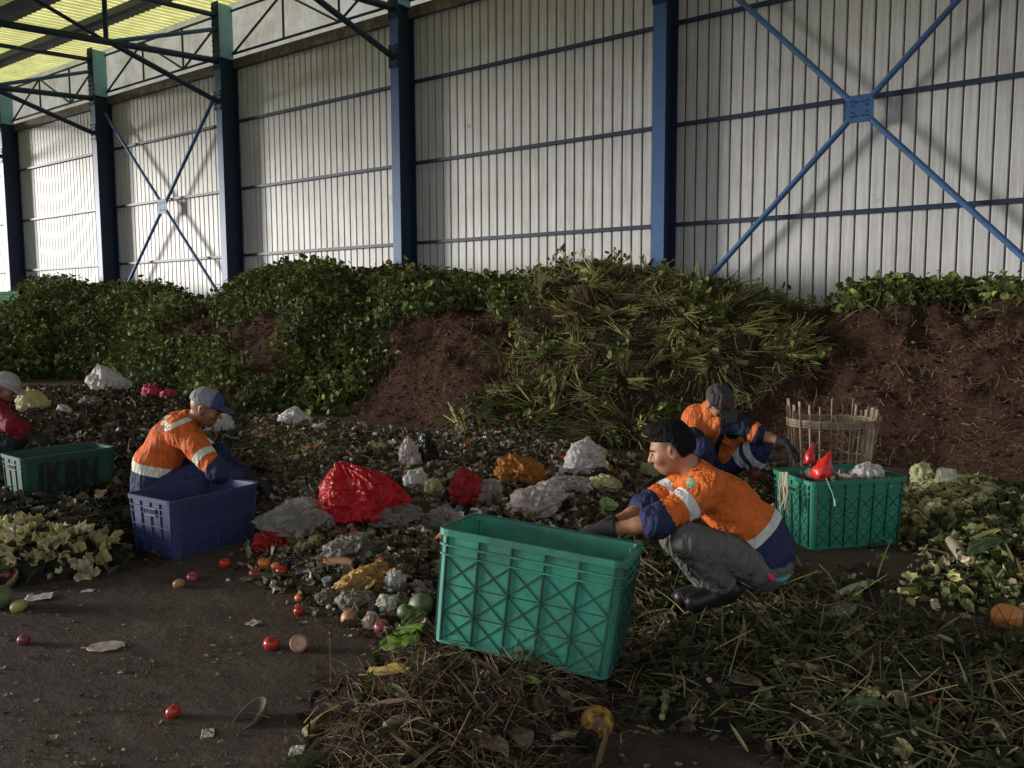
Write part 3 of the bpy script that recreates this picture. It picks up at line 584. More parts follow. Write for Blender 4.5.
#@@OBJECTS
# ------------------------------------------------------------------ solid shapes as distance fields (one continuous skin per garment)
class SDF:
    def __init__(s, lo, hi, h):
        s.h = h; s.lo = np.asarray(lo, float)-3*h; n = np.ceil((np.asarray(hi)+3*h-s.lo)/h).astype(int)+1; s.n = n
        s.ax = [s.lo[i]+h*np.arange(n[i]) for i in range(3)]; s.D = np.full(n, .5)
    def sub(s, lo, hi, pad=.06):
        a = [max(0, int((lo[i]-pad-s.lo[i])/s.h)) for i in range(3)]; b = [min(s.n[i], int((hi[i]+pad-s.lo[i])/s.h)+2) for i in range(3)]
        sl = tuple(slice(a[i], max(a[i]+1, b[i])) for i in range(3))
        X = np.stack(np.meshgrid(*[s.ax[i][sl[i]] for i in range(3)], indexing='ij'), -1); return sl, X
    def put(s, sl, d, k, op='u'):
        E = s.D[sl]
        if op == 'u':
            if k > 0: h = np.clip(.5+.5*(E-d)/k, 0, 1); s.D[sl] = E*(1-h)+d*h-k*h*(1-h)
            else: s.D[sl] = np.minimum(E, d)
        else:
            if k > 0: h = np.clip(.5-.5*(E+d)/k, 0, 1); s.D[sl] = E*(1-h)-d*h+k*h*(1-h)
            else: s.D[sl] = np.maximum(E, -d)
    def cap(s, a, b, ra, rb, k=.02, cut=None, op='u'):
        a = np.asarray(a, float); b = np.asarray(b, float); R_ = max(ra, rb); sl, X = s.sub(np.minimum(a, b)-R_, np.maximum(a, b)+R_)
        ab = b-a; t = np.clip(((X-a)@ab)/max(ab@ab, 1e-9), 0, 1); d = np.linalg.norm(X-a-t[..., None]*ab, axis=-1)-(ra+(rb-ra)*t)
        if cut is not None:
            for c0, nn in cut: d = np.maximum(d, (X-np.asarray(c0))@np.asarray(nn))
        s.put(sl, d, k, op); return s
    def ell(s, c, r, B=None, k=.02, op='u', cut=None):
        c = np.asarray(c, float); r = np.asarray(r, float); sl, X = s.sub(c-r.max(), c+r.max()); Q = X-c
        if B is not None: Q = Q@np.asarray(B).T
        q = np.linalg.norm(Q/r, axis=-1); q2 = np.linalg.norm(Q/(r*r), axis=-1); d = q*(q-1)/np.maximum(q2, 1e-6)
        if cut is not None:
            for c0, nn in cut: d = np.maximum(d, (X-np.asarray(c0))@np.asarray(nn))
        s.put(sl, d, k, op); return s
    def mesh(s):
        D = s.D; ins = D < 0; nx, ny, nz = D.shape
        cs = [(i, j, k) for i in (0, 1) for j in (0, 1) for k in (0, 1)]
        cnt = sum(ins[i:nx-1+i, j:ny-1+j, k:nz-1+k].astype(np.int8) for i, j, k in cs)
        act = np.argwhere((cnt > 0) & (cnt < 8)); vid = np.full((nx-1, ny-1, nz-1), -1); vid[tuple(act.T)] = np.arange(len(act))
        P = np.zeros((len(act), 3)); W = np.zeros(len(act))
        for a in range(3):
            for c in cs:
                if c[a]: continue
                c2 = list(c); c2[a] = 1; da = D[tuple((act+c).T)]; db = D[tuple((act+c2).T)]; m = (da < 0) != (db < 0)
                t = np.where(m, da/np.where(m, da-db, 1), 0); p = act+np.array(c, float); p = p.astype(float); p[:, a] += t; P[m] += p[m]; W[m] += 1
        V = s.lo+P/W[:, None]*s.h; F = []
        for a in range(3):
            b, c = (a+1) % 3, (a+2) % 3; sa = [slice(None)]*3; sb = [slice(None)]*3; sa[a] = slice(0, -1); sb[a] = slice(1, None)
            e = np.argwhere(ins[tuple(sa)] != ins[tuple(sb)]); e = e[(e[:, b] > 0) & (e[:, c] > 0) & (e[:, b] < D.shape[b]-1) & (e[:, c] < D.shape[c]-1)]
            ub = np.zeros(3, int); ub[b] = 1; uc = np.zeros(3, int); uc[c] = 1
            q = np.stack([vid[tuple((e-ub-uc).T)], vid[tuple((e-uc).T)], vid[tuple(e.T)], vid[tuple((e-ub).T)]], 1); fl = ins[tuple(e.T)]; q[~fl] = q[~fl][:, ::-1]; F.append(q)
        F = np.concatenate(F); F = F[(F >= 0).all(1)]
        for _ in range(2):   # relax the grid steps a little
            S = np.zeros_like(V); n = np.zeros(len(V))
            for i in range(4): np.add.at(S, F[:, i], V[F[:, (i+1) % 4]]); np.add.at(n, F[:, i], 1)
            V = V*.5+.5*S/np.maximum(n, 1)[:, None]
        return V, F
def vnorm(V, F):
    N = np.cross(V[F[:, 2]]-V[F[:, 0]], V[F[:, 3 if F.shape[1] > 3 else 1]]-V[F[:, 1 if F.shape[1] > 3 else 0]]); O = np.zeros_like(V)
    for i in range(F.shape[1]): np.add.at(O, F[:, i], N)
    return unit(O)
def folds(V, F, amp, sc_, st=(1, 1, 1), seed=0):
    N = vnorm(V, F); r = 1-2*np.abs(fbm(V*np.array(st)*sc_, 3, seed)); return V+N*(r*amp*1.9)[:, None]

# ------------------------------------------------------------------ clothes
def cloth(name, base, band=None, second=None, rough=.75, skinfx=None):
    """base cloth; 'band' and 'second' attributes hold the distance inside a sewn-on band or a second cloth colour"""
    m, nt, b = mk(name); f = noise(nt, 16, 5, .7); base = np.array(base)
    o = ramp(nt, f, [(.3, tuple(base*.78)), (.7, tuple(np.minimum(base*1.12, 1)))])
    def ov(o, an, col):
        g = math_(nt, 'GREATER_THAN', attr(nt, an).outputs['Fac'], 0.); return mixc(nt, g, o, col)
    if second is not None: o = ov(o, 'second', second)
    if band is not None: o = ov(o, 'band', band)
    if skinfx is not None:
        for an, col in skinfx: o = ov(o, an, col)
    nt.links.new(o, b.inputs['Base Color']); b.inputs['Roughness'].default_value = rough; b.inputs['Specular IOR Level'].default_value = .25
    wv = noise(nt, 11, 3, .55, sx=(1, 1, .45)); bump(nt, b, math_(nt, 'ADD', math_(nt, 'ABSOLUTE', math_(nt, 'SUBTRACT', wv, .5)), math_(nt, 'MULTIPLY', noise(nt, 60, 3), .04)), .9, .09); return m
def skin(name, col):
    m, nt, b = mk(name); f = noise(nt, 9, 4); col = np.array(col)
    o = ramp(nt, f, [(.3, tuple(col*.85)), (.7, tuple(col*1.1))]); sh = math_(nt, 'MULTIPLY', attr(nt, 'stubble').outputs['Fac'], 1.); o = mixc(nt, sh, o, (.02, .014, .012))
    nt.links.new(o, b.inputs['Base Color']); b.inputs['Roughness'].default_value = .5; b.inputs['Subsurface Weight'].default_value = .08; b.inputs['Subsurface Radius'].default_value = (.02, .008, .004); return m
m_orange = cloth('orange_cloth', (.62, .135, .022), (.62, .61, .58), (.018, .026, .075))
m_orange2 = cloth('orange_cloth_faded', (.64, .13, .025), (.66, .66, .52), (.020, .028, .075))
m_vest = cloth('orange_vest_cloth', (.60, .15, .035), (.015, .018, .03), (.012, .016, .035))
m_grey = cloth('grey_trouser_cloth', (.115, .115, .105), (.3, .3, .3))
m_navy = cloth('navy_trouser_cloth', (.020, .030, .085), (.50, .52, .55))
m_wine = cloth('dark_red_cloth', (.20, .008, .022))
m_dark = cloth('dark_cloth', (.018, .022, .030))
m_boot = simple('black_rubber', (.012, .012, .014), .45, var=.2)
m_glove = simple('dark_glove', (.016, .016, .018), .85, var=.3)
m_skinA = skin('skin_tanned', (.36, .17, .095)); m_skinB = skin('skin_brown', (.27, .125, .07))
m_hair = simple('black_hair', (.007, .006, .006), .75, var=.4, scale=60, spec=.12)
m_cap1 = cloth('cap_grey_cloth', (.25, .25, .27), (.045, .075, .19)); m_cap2 = cloth('cap_charcoal_cloth', (.045, .045, .045), (.15, .035, .03)); m_cap3 = cloth('cap_pale_cloth', (.38, .36, .33))
m_eye = simple('eye_dark', (.02, .015, .012), .3)

def frame(fwd, up):
    f = unit(np.asarray(fwd, float)); u = np.asarray(up, float); u = unit(u-f*(u@f)); s = np.cross(f, u); return f, u, s
def head(S, c, f, u, s, k=.012, g=0.):
    """skull, jaw, nose, brow, lips and ears, about .23 m tall; f forward, u up, s towards the person's right"""
    B = np.array([s, f, u])
    S.ell(c+u*.025-f*.012, (.074+g, .095+g, .092+g), B, k); S.ell(c+f*.022-u*.035, (.058+g, .066+g, .080+g), B, .03)
    S.ell(c+f*.045-u*.078, (.030+g, .030+g, .026+g), B, .025)
    if g: return
    S.ell(c+f*.080+u*.022, (.045, .012, .010), B, .012)
    for q in (-1, 1): S.ell(c+f*.090+s*q*.031+u*.003, (.015, .014, .012), B, .012, 's'); S.ell(c+f*.060+s*q*.042-u*.025, (.022, .022, .022), B, .02); S.ell(c+f*.0775+s*q*.031+u*.002, (.011, .010, .010), B, .004)
    S.cap(c+f*.088+u*.008, c+f*.106-u*.030, .007, .012, .010)
    for q in (-1, 1): S.ell(c+f*.094+s*q*.011-u*.033, (.008, .009, .007), B, .006)
    S.ell(c+f*.084-u*.056, (.022, .013, .007), B, .006); S.ell(c+f*.082-u*.069, (.019, .013, .007), B, .006); S.ell(c+f*.098-u*.0625, (.024, .010, .0028), B, .004, 's')
    for q in (-1, 1):
        e = c+s*q*.079-f*.010-u*.004; S.ell(e, (.013, .021, .035), unit(B+0), .006); S.ell(e+s*q*.012+f*.003+u*.004, (.009, .011, .020), B, .003, 's'); S.ell(e-u*.026+f*.004, (.007, .010, .010), B, .006)
def hand(S, w, d, n, side, r=.0095, g=0., curl=.5, k=0., grow=1.):
    """palm, four fingers of their own lengths bent at two knuckles, thumb from the side of the palm. d along the hand, n out of the palm, side towards the thumb"""
    d = unit(np.asarray(d, float)); n = np.asarray(n, float); n = unit(n-d*(n@d)); sd = np.cross(d, n); sd = sd if sd@np.asarray(side) > 0 else -sd
    for q in (-.026, -.009, .009, .026): S.cap(w+sd*q*.6, w+d*.078+sd*q, .016+g, .0125+g, .010)
    for q, L in ((-.033, .058), (-.011, .070), (.011, .078), (.033, .068)):
        p = w+d*.080+sd*q; a = curl*.6
        for j, fr in enumerate((.45, .32, .23)):
            dr = d*c_(a)+n*s_(a); p2 = p+dr*L*fr*1.1; S.cap(p, p2, r+g-.0006*j, r+g-.0006*(j+1), k if j else .004); p = p2; a += curl*.75
    p = w+d*.022+sd*.026; a = .75
    for j, L in enumerate((.042, .034, .026)):
        dr = d*c_(a)+sd*s_(a)*.8+n*.45; dr = unit(dr); p2 = p+dr*L; S.cap(p, p2, r+g+.003-.001*j, r+g+.002-.001*j, .006 if j == 0 else k); p = p2; a -= .4*curl+.1
def put(name, S, mat, par, wr=0, wsc=9, st=(1, 1, 1), seed=1, attrs=None):
    V, F = S.mesh()
    if wr: V = folds(V, F, wr, wsc, st, seed)
    return mesh(name, V, [F], mat, par, smooth=True, attrs={k: fn(V) for k, fn in (attrs or {}).items()})
def segd(V, a, b):
    a = np.asarray(a); b = np.asarray(b); ab = b-a; t = np.clip(((V-a)@ab)/(ab@ab), 0, 1); return np.linalg.norm(V-a-t[:, None]*ab, axis=1), ((V-a)@ab)/(ab@ab)
def worker(J, lab, skinmat, shirtmat, trousmat, bootmat, torso=1., grow=1., cap=None, hair=False, sleeve=(1., 1.), gloves=(True, True), bandfn=None, secfn=None, tbandfn=None, hands=None, bootcol=None, trunk_only=False, nocollar=False):
    J = {k: np.asarray(v, float) for k, v in J.items()}; base_pt = (J['anL']+J['anR'])/2
    e = empty('person', (base_pt[0], base_pt[1], min(J['toL'][2], J['toR'][2])-.04), lab, 'person')
    f, u, s = frame(J['hf'], J['hu']); hc = J['head']; al = np.array(list(v for k, v in J.items() if k not in ('hf', 'hu')))
    lo = al.min(0)-.2; hi = al.max(0)+.2; T = torso; sh = unit(J['shR']-J['shL'])
    # --- body, one continuous skin
    S = SDF(lo, hi, .0065)
    for q in (-1, 1): S.cap(J['pel']+sh*q*.07, J['spi']+sh*q*.055, .085*T, .080*T, .03); S.cap(J['spi']+sh*q*.055, J['che']+sh*q*.065, .080*T, .085*T, .03)
    S.cap(J['shL'], J['shR'], .050*T, .050*T, .04); S.cap(J['che'], J['nek'], .07, .052, .03); S.cap(J['nek'], hc-u*.03-f*.02, .052, .050, .02)
    for z in 'LR':
        S.cap(J['sh'+z], J['el'+z], .046, .037, .02); S.cap(J['el'+z], J['wr'+z], .037, .025, .012)
        S.cap(J['el'+z]*.65+J['wr'+z]*.35, J['el'+z]*.9+J['wr'+z]*.1, .036, .038, .02)
        S.cap(J['hi'+z], J['kn'+z], .078, .052, .03); S.cap(J['kn'+z], J['an'+z], .052, .036, .02); S.cap(J['an'+z], J['to'+z], .034, .028, .01)
    head(S, hc, f, u, s)
    hd = hands or {}
    for z in 'LR':
        if not gloves['LR'.index(z)]: d, n, sd = hd[z]; hand(S, J['wr'+z], d, n, sd)
    def stub(V):
        if not hair: return np.zeros(len(V))
        Q = V-hc; a = Q@u; b = Q@f; return np.clip((a-.0-.35*np.maximum(b, -.02)+.015)/.05, 0, 1)*np.clip((.075-b)/.02, 0, 1)*(np.linalg.norm(Q, axis=1) < .14)*np.clip((-.0-Q@f+.055)/.03, 0, 1)*.75
    body = put('body', S, skinmat, e, attrs={'stubble': stub})
    for q in (-1, 1):
        S = SDF(hc+f*.084+s*q*.031-.02, hc+f*.084+s*q*.031+.02, .003); S.ell(hc+f*.0845+s*q*.031+u*.001, (.012, .006, .0045), np.array([s, f, u]), 0); put('eye', S, m_eye, e)
        S = SDF(hc+f*.090+s*q*.031-.03, hc+f*.090+s*q*.031+.03, .003); S.cap(hc+f*.091+s*q*.016+u*.020, hc+f*.082+s*q*.046+u*.021, .005, .0038, 0); put('eyebrow', S, m_hair, e)
    if hair:
        S = SDF(hc-.15, hc+.17, .004); B = np.array([s, f, u]); cut = [(hc+u*.028+f*.02, unit(-u+f*.25))]
        cut = [(hc+u*.055+f*.03, unit(-u+f*.12))]; S.ell(hc+u*.032-f*.012, (.078, .098, .098), B, .01, cut=cut); S.ell(hc+u*.098+f*.004, (.062, .082, .034), B, .025, cut=cut); S.ell(hc+u*.108+f*.052, (.050, .032, .020), B, .02); S.ell(hc+u*.016-f*.026, (.080, .088, .095), B, .015, cut=[(hc-f*.030, unit(f-u*.35)), (hc-u*.045, unit(-u-f*.2))])
        put('hair', S, m_hair, e, .0022, 90, (1, 1, .35), 5)
    if cap:
        mat, tilt, bl, bf = cap; B = np.array([s, f, u]); S = SDF(hc-.16, hc+.26, .004)
        S.ell(hc+u*.045-f*.010, (.090, .108, .092), B, .01, cut=[(hc+u*.030-f*.01, -u)]); S.ell(hc+u*.028-f*.010, (.082, .099, .05), B, 0, 's', cut=[])
        bd = unit(f-u*tilt)
        put_ = put('cap', S, mat, e, .002, 20, attrs={'band': (lambda V: bf(V, hc, f, u, s))})
        S = SDF(hc-.2, hc+.28, .004); Bb = np.array([s, bd, np.cross(s, bd)]); S.ell(hc+u*.038+f*.080+bd*.030, (.074, bl, .0085), Bb, 0)
        S.ell(hc+u*.045-f*.010, (.084, .102, .086), B, 0, 's')
        put('cap_brim', S, mat, put_, attrs={'band': (lambda V: bf(V, hc, f, u, s))})
        S = SDF(hc+u*.137-.02, hc+u*.137+.02, .003); S.ell(hc+u*.138-f*.01, (.008, .008, .005), B, 0); put('cap_button', S, mat, put_, attrs={'band': (lambda V: V[:, 0]*0-1)})
    # --- shirt
    S = SDF(lo, hi, .0075); ax = unit(J['nek']-J['pel'])
    for q in (-1, 1): S.cap(J['pel']+ax*.03+sh*q*.07, J['spi']+sh*q*.062, .116*T, .110*T, .04, cut=[(J['hem'], unit(J['pel']-J['che']))]); S.cap(J['spi']+sh*q*.062, J['che']+sh*q*.07, .108*T, .108*T, .04)
    S.cap(J['shL'], J['shR'], .072*T, .072*T, .05); S.cap(J['che'], J['nek'], .10, .062, .03, cut=[(J['nek']+unit(hc-J['nek'])*.010, unit(hc-J['nek']))])
    for z, sv in zip('LR', sleeve):
        a, b, c = J['sh'+z], J['el'+z], J['wr'+z]; S.cap(a, b, .070, .060, .035, cut=None if sv > 0 else None)
        if sv > 0: S.cap(b, b+(c-b)*sv, .060, .052, .025, cut=[(b+(c-b)*sv, unit(c-b))])
    def near(V):
        dT = np.minimum(segd(V, J['pel'], J['spi'])[0], segd(V, J['spi'], J['nek'])[0])-.07; r = {}
        for z in 'LR': r[z] = np.minimum(segd(V, J['sh'+z], J['el'+z])[0], segd(V, J['el'+z], J['wr'+z])[0])
        return dT, r['L'], r['R']
    at = {}
    if bandfn: at['band'] = lambda V: bandfn(V, J, near(V))
    if secfn: at['second'] = lambda V: secfn(V, J, near(V))
    shirt = put('shirt', S, shirtmat, e, .009, 7, (1, 1, .55), 3, at)
    # collar
    if not nocollar:
        S = SDF(J['nek']-.12, J['nek']+.12, .005); nn = unit(hc-J['nek']); c0 = J['nek']+nn*.006
        S.cap(c0-nn*.016, c0+nn*.018, .080, .070, 0, cut=[(c0+nn*.022, nn), (c0-nn*.03, -nn)]); S.cap(c0-nn*.2, c0+nn*.2, .058, .058, .0, op='s'); S.ell(c0+f*.085-nn*.0, (.02, .04, .05), np.array([s, f, u]), 0, 's')
        put('collar', S, shirtmat, shirt, .002, 12, attrs={'band': lambda V: V[:, 0]*0-1, 'second': lambda V: V[:, 0]*0-1})
    # --- trousers
    S = SDF(lo, hi, .0075)
    S.cap(J['hiL'], J['hiR'], .100, .100, .04); S.cap(J['pel']-sh*.05, J['pel']+sh*.05, .100, .100, .05)
    for z in 'LR':
        a, b, c = J['hi'+z], J['kn'+z], J['an'+z]; S.cap(a, b, .096, .068, .03); S.cap(b, b+(c-b)*.86, .066, .054, .02, cut=[(b+(c-b)*.9, unit(c-b))])
    put('trousers', S, trousmat, e, .006, 8, (1, 1, .6), 9, {'band': (lambda V: tbandfn(V, J)) if tbandfn else (lambda V: V[:, 0]*0-1)})
    # --- boots and gloves
    for z in 'LR':
        S = SDF(np.minimum(J['an'+z], J['to'+z])-.15, np.maximum(J['an'+z], J['to'+z])+.2, .006); a, t_ = J['an'+z], J['to'+z]; k_ = unit(J['kn'+z]-a)
        S.cap(a-unit(t_-a)*.02, t_, .045, .040, .02); S.cap(a, a+k_*.16, .048, .062, .02, cut=[(a+k_*.16, k_)]); S.cap(a+(t_-a)*.1-np.array([0, 0, .03]), t_-np.array([0, 0, .018]), .030, .030, .008)
        put('boot', S, bootcol or m_boot, e, .0015, 10)
        if gloves['LR'.index(z)]:
            d, n, sd = hd[z]; wv = J['wr'+z]; S = SDF(wv-.22, wv+.22, .005); hand(S, wv, d, n, sd, g=.0025); q = unit(J['el'+z]-wv); S.cap(wv-q*.01, wv+q*.05, .030, .038, .01, cut=[(wv+q*.05, q)])
            put('glove', S, m_glove, e, .001, 20)
    if grow != 1: e.scale = (grow,)*3; e.location = Vector(CAM+(np.array(e.location)-CAM)*grow)
    return e, shirt
def V3(x, y, d): return PD(x, y, d)
RT, UP3, FW = CR, np.array([0, 0, 1.]), unit(np.array([CF[0], CF[1], 0]))

# squatting worker in the middle, facing left
J = dict(pel=V3(766, 556, 3.60), spi=V3(750, 529, 3.60), che=V3(722, 500, 3.61), nek=V3(694, 474, 3.62), head=V3(671, 449, 3.62), hf=-RT*.93-UP3*.28+FW*.20, hu=UP3-RT*.22,
         shL=V3(708, 489, 3.47), shR=V3(692, 482, 3.77), elL=V3(657, 523, 3.38), wrL=V3(604, 530, 3.42), elR=V3(646, 509, 3.70), wrR=V3(606, 526, 3.58),
         hiL=V3(764, 566, 3.52), hiR=V3(758, 563, 3.70), knL=V3(689, 541, 3.38), knR=V3(676, 538, 3.78), anL=V3(727, 590, 3.48), anR=V3(712, 588, 3.80), toL=V3(694, 602, 3.45), toR=V3(682, 597, 3.80), hem=V3(786, 574, 3.60))
axA = unit(J['pel']-J['nek']); bA = V3(762, 527, 3.52)
def bandA(V, J, nr):
    s0 = (V-bA)@axA; tb = np.where(nr[0] < np.minimum(nr[1], nr[2])+.02, .021-np.abs(s0), -1)
    for z, q, t0 in (('L', nr[1], .47), ('R', nr[2], .5)):
        ab = J['el'+z]-J['sh'+z]; L = np.linalg.norm(ab); s1 = ((V-J['sh'+z])@ab)/L-L*t0; tb = np.maximum(tb, np.where((q < nr[0]+.03) & (q < .12), .023-np.abs(s1), -1))
    yk = J['shR']+UP3*.06; s2 = (V-J['che'])@unit(J['shR']-J['shL']); s3 = (V-J['nek'])@axA
    return np.maximum(tb, np.where((np.abs(s3-.075) < .016) & ((V-J['che'])@UP3 > .06) & (s2 > -.04), .01, -1))
def secA(V, J, nr):
    s0 = (V-bA)@axA; r = np.where(nr[0] < np.minimum(nr[1], nr[2])+.05, s0-.018, -1)
    for z, q in (('L', nr[1]), ('R', nr[2])): s1 = (V-J['el'+z])@unit(J['wr'+z]-J['sh'+z]); r = np.maximum(r, np.where(q < nr[0]+.05, s1+.045, -1))
    return r
pA, shA = worker(J, 'bareheaded worker squatting in orange and navy shirt and grey trousers beside the tilted crate', m_skinA, m_orange, m_grey, None, 1.02, 1., None, True, (.22, .22), (True, True), bandA, secA,
                 hands={'L': (-RT-UP3*.25, -UP3, FW), 'R': (-RT-UP3*.25, -UP3, -FW)})
# sleeve badge
c0 = V3(691, 483, 3.375); MBx = MB(); n_ = unit(CAM-c0); uu = unit(np.cross(UP3, n_)); vv = np.cross(n_, uu)
bd = [c0+uu*x*.020+vv*y*.024 for x, y in ((-.9, .8), (.9, 1), (1, -.3), (0, -1), (-1, -.4))]
S = SDF(c0-.05, c0+.05, .004); S.ell(c0, (.022, .026, .006), np.array([uu, vv, n_]), 0); put('sleeve_badge', S, simple('badge_green', (.12, .33, .20), .6, dirt=(.5, .6, .35), dscale=40, dlo=.45, dhi=.55), shA)
# pink and teal waistband showing below the shirt tail
bpy.context.view_layer.update()
def onto(o, px, py, off=.004):
    mi = o.matrix_world.inverted(); a = mi @ Vector(CAM); d = (mi.to_3x3() @ Vector(ray(px, py))).normalized(); ok, loc, nr, _ = o.ray_cast(a, d)
    return (np.array(o.matrix_world @ loc)+unit(-ray(px, py)[None])[0]*off) if ok else None
tro = [c for c in pA.children if c.name.startswith('trousers')][0]
for nm, col, pts in (('pink_waistband', (.55, .04, .10), [(767, 574), (770, 577), (774, 580)]), ('teal_cloth', (.06, .26, .27), [(775, 580), (780, 580), (785, 578), (789, 575)])):
    Pq = [onto(tro, x, y, .002) for x, y in pts]; Pq = [p for p in Pq if p is not None]
    if len(Pq) > 1: MB().tube(Pq, [.008]+[.013]*(len(Pq)-2)+[.009], 8).build(nm, simple(nm, col, .7), pA, True)

# seated worker at left, facing right
J = dict(pel=V3(152, 487, 5.30), spi=V3(157, 465, 5.30), che=V3(170, 440, 5.30), nek=V3(190, 420, 5.30), head=V3(206, 408, 5.28), hf=RT*.95-UP3*.38+FW*.15, hu=UP3+RT*.30,
         shR=V3(182, 432, 5.12), shL=V3(178, 424, 5.48), elR=V3(220, 472, 5.02), wrR=V3(250, 480, 5.08), elL=V3(220, 462, 5.5), wrL=V3(252, 478, 5.4),
         hiR=V3(160, 490, 5.20), hiL=V3(158, 488, 5.42), knR=V3(212, 468, 5.20), knL=V3(219, 454, 5.46), anR=V3(210, 494, 5.25), anL=V3(214, 492, 5.45), toR=V3(232, 499, 5.22), toL=V3(236, 497, 5.45), hem=V3(138, 490, 5.30))
axB = unit(J['pel']-J['che']); bB = V3(154, 470, 5.18); upB = unit(V3(160, 470, 5.2)-V3(150, 470, 5.2))
nB = unit(V3(0, 0, 5)-V3(0, 0, 5)+(-CU)*1.0-CR*.22)
def bandB(V, J, nr):
    s0 = (V-bB)@nB; tb = np.where(nr[0] < np.minimum(nr[1], nr[2])+.03, .031-np.abs(s0), -1)
    for z, q, t0 in (('L', nr[1], .62), ('R', nr[2], .62)):
        ab = J['el'+z]-J['sh'+z]; L = np.linalg.norm(ab); s1 = ((V-J['sh'+z])@ab)/L-L*t0; tb = np.maximum(tb, np.where((q < nr[0]+.03) & (q < .12), .026-np.abs(s1), -1))
    # V-shaped yoke tape across the upper back
    x, y = (V-V3(174, 424, 5.2))@CR, (V-V3(174, 424, 5.2))@UP3; yk = .017-np.abs(y+.015-np.abs(x)*.45); return np.maximum(tb, np.where((V-J['che'])@CF < .06, np.where(np.abs(x) < .155, yk, -1), -1))
def secB(V, J, nr):
    s0 = (V-bB)@nB; r = np.where(nr[0] < np.minimum(nr[1], nr[2])+.05, s0-.028, -1)
    for z, q in (('L', nr[1]), ('R', nr[2])): s1 = (V-J['el'+z])@unit(J['wr'+z]-J['el'+z]); r = np.maximum(r, np.where(q < nr[0]+.05, s1-.02, -1))
    return r
def capB(V, hc, f, u, s): return np.maximum((V-hc)@f-.035, -1)
pB, shB = worker(J, 'worker seated behind the blue crate in orange shirt and grey and blue cap', m_skinB, m_orange2, m_navy, None, 1.14, 1.07, (m_cap1, .12, .075, capB), False, (.75, .75), (True, True), bandB, secB,
       hands={'R': (RT-UP3*.5, -FW*.3-UP3, FW), 'L': (RT-UP3*.5, -UP3, -FW)})
# faded two-line print between the shoulders (too worn to read)
bpy.context.view_layer.update()
pm = MB(); rg_ = np.random.default_rng(3)
for r0, (ya, k0, x0) in enumerate(((424.5, 9, 154), (428.5, 11, 152.5))):
    for k in range(k0):
        x = x0+k*1.75; y = ya+k*.25; h_ = rg_.uniform(1.6, 2.6)
        for (xa, y1, xb, y2) in ((x, y, x, y+h_), (x, y+rg_.choice([0, h_/2, h_]), x+1.1, y+rg_.choice([0, h_/2, h_]))):
            P = [onto(shB, xa+(xb-xa)*t, y1+(y2-y1)*t) for t in (0, .5, 1)]
            if all(p is not None for p in P) and np.linalg.norm(P[2]-P[0]) > .002: pm.tube(P, .0022, 4)
pm.build('worn_print', simple('worn_print', (.60, .36, .26), .8), shB)
# crouching worker with black cap beyond
Z3 = 5.75
J = dict(pel=V3(716, 458, Z3+.28), spi=V3(714, 440, Z3+.20), che=V3(710, 422, Z3+.05), nek=V3(713, 409, Z3-.03), head=V3(718, 403, Z3-.09), hf=RT*.45-UP3*.75-FW*.62, hu=UP3+RT*.15-FW*.75,
         shR=V3(697, 420, Z3+.05), shL=V3(728, 420, Z3-.02), elR=V3(690, 450, Z3-.1), wrR=V3(700, 470, Z3-.2), elL=V3(759, 435, Z3-.12), wrL=V3(784, 442, Z3-.22),
         hiR=V3(704, 462, Z3+.22), hiL=V3(728, 462, Z3+.22), knR=V3(702, 448, Z3-.14), knL=V3(760, 448, Z3-.02), anR=V3(706, 476, Z3+.0), anL=V3(754, 472, Z3+.08), toR=V3(704, 482, Z3-.14), toL=V3(756, 474, Z3-.06), hem=V3(716, 466, Z3+.3))
def bandC(V, J, nr):
    x = (V-V3(719, 430, Z3))@CR; z = (V-J['spi'])@CF
    return np.where((nr[0] < np.minimum(nr[1], nr[2])+.03) & (z < -.02), .018-np.abs(x), -1)
def secC(V, J, nr):
    ab = J['elL']-J['shL']; s1 = ((V-J['shL'])@unit(ab)); q = nr[1]; st = np.where(np.abs(s1-.20) < .018, -1, s1-.01)
    r = np.where((q < nr[0]+.03) & (q < .12), st, -1); ab = J['elR']-J['shR']; s1 = (V-J['shR'])@unit(ab); return np.maximum(r, np.where((nr[2] < nr[0]) & (nr[2] < .12), s1-.12, -1))
def tbC(V, J):
    r = np.full(len(V), -1.)
    d, t = segd(V, J['hiL'], J['knL']); L = np.linalg.norm(J['knL']-J['hiL']); s1 = t*L
    for q in (.52, .82): r = np.maximum(r, np.where(d < .14, .030-np.abs(s1-L*q), -1))
    return r
def capC(V, hc, f, u, s): Q = V-hc; return np.where((Q@f > .075) & (np.abs(Q@s) < .03) & (Q@u > .07), .015-np.abs(Q@u-.09), -1)
worker(J, 'worker crouching with lowered black cap, reaching a gloved hand to the basket', m_skinA, m_vest, m_navy, None, 1.12, 1., (m_cap2, .25, .085, capC), False, (.15, .3), (True, True), bandC, secC, tbC,
       hands={'L': (RT*.75-UP3*.6-FW*.1, -UP3-RT*.4, -FW), 'R': (-UP3+RT*.4, FW, RT)}, bootcol=simple('maroon_boot', (.11, .025, .022), .6))
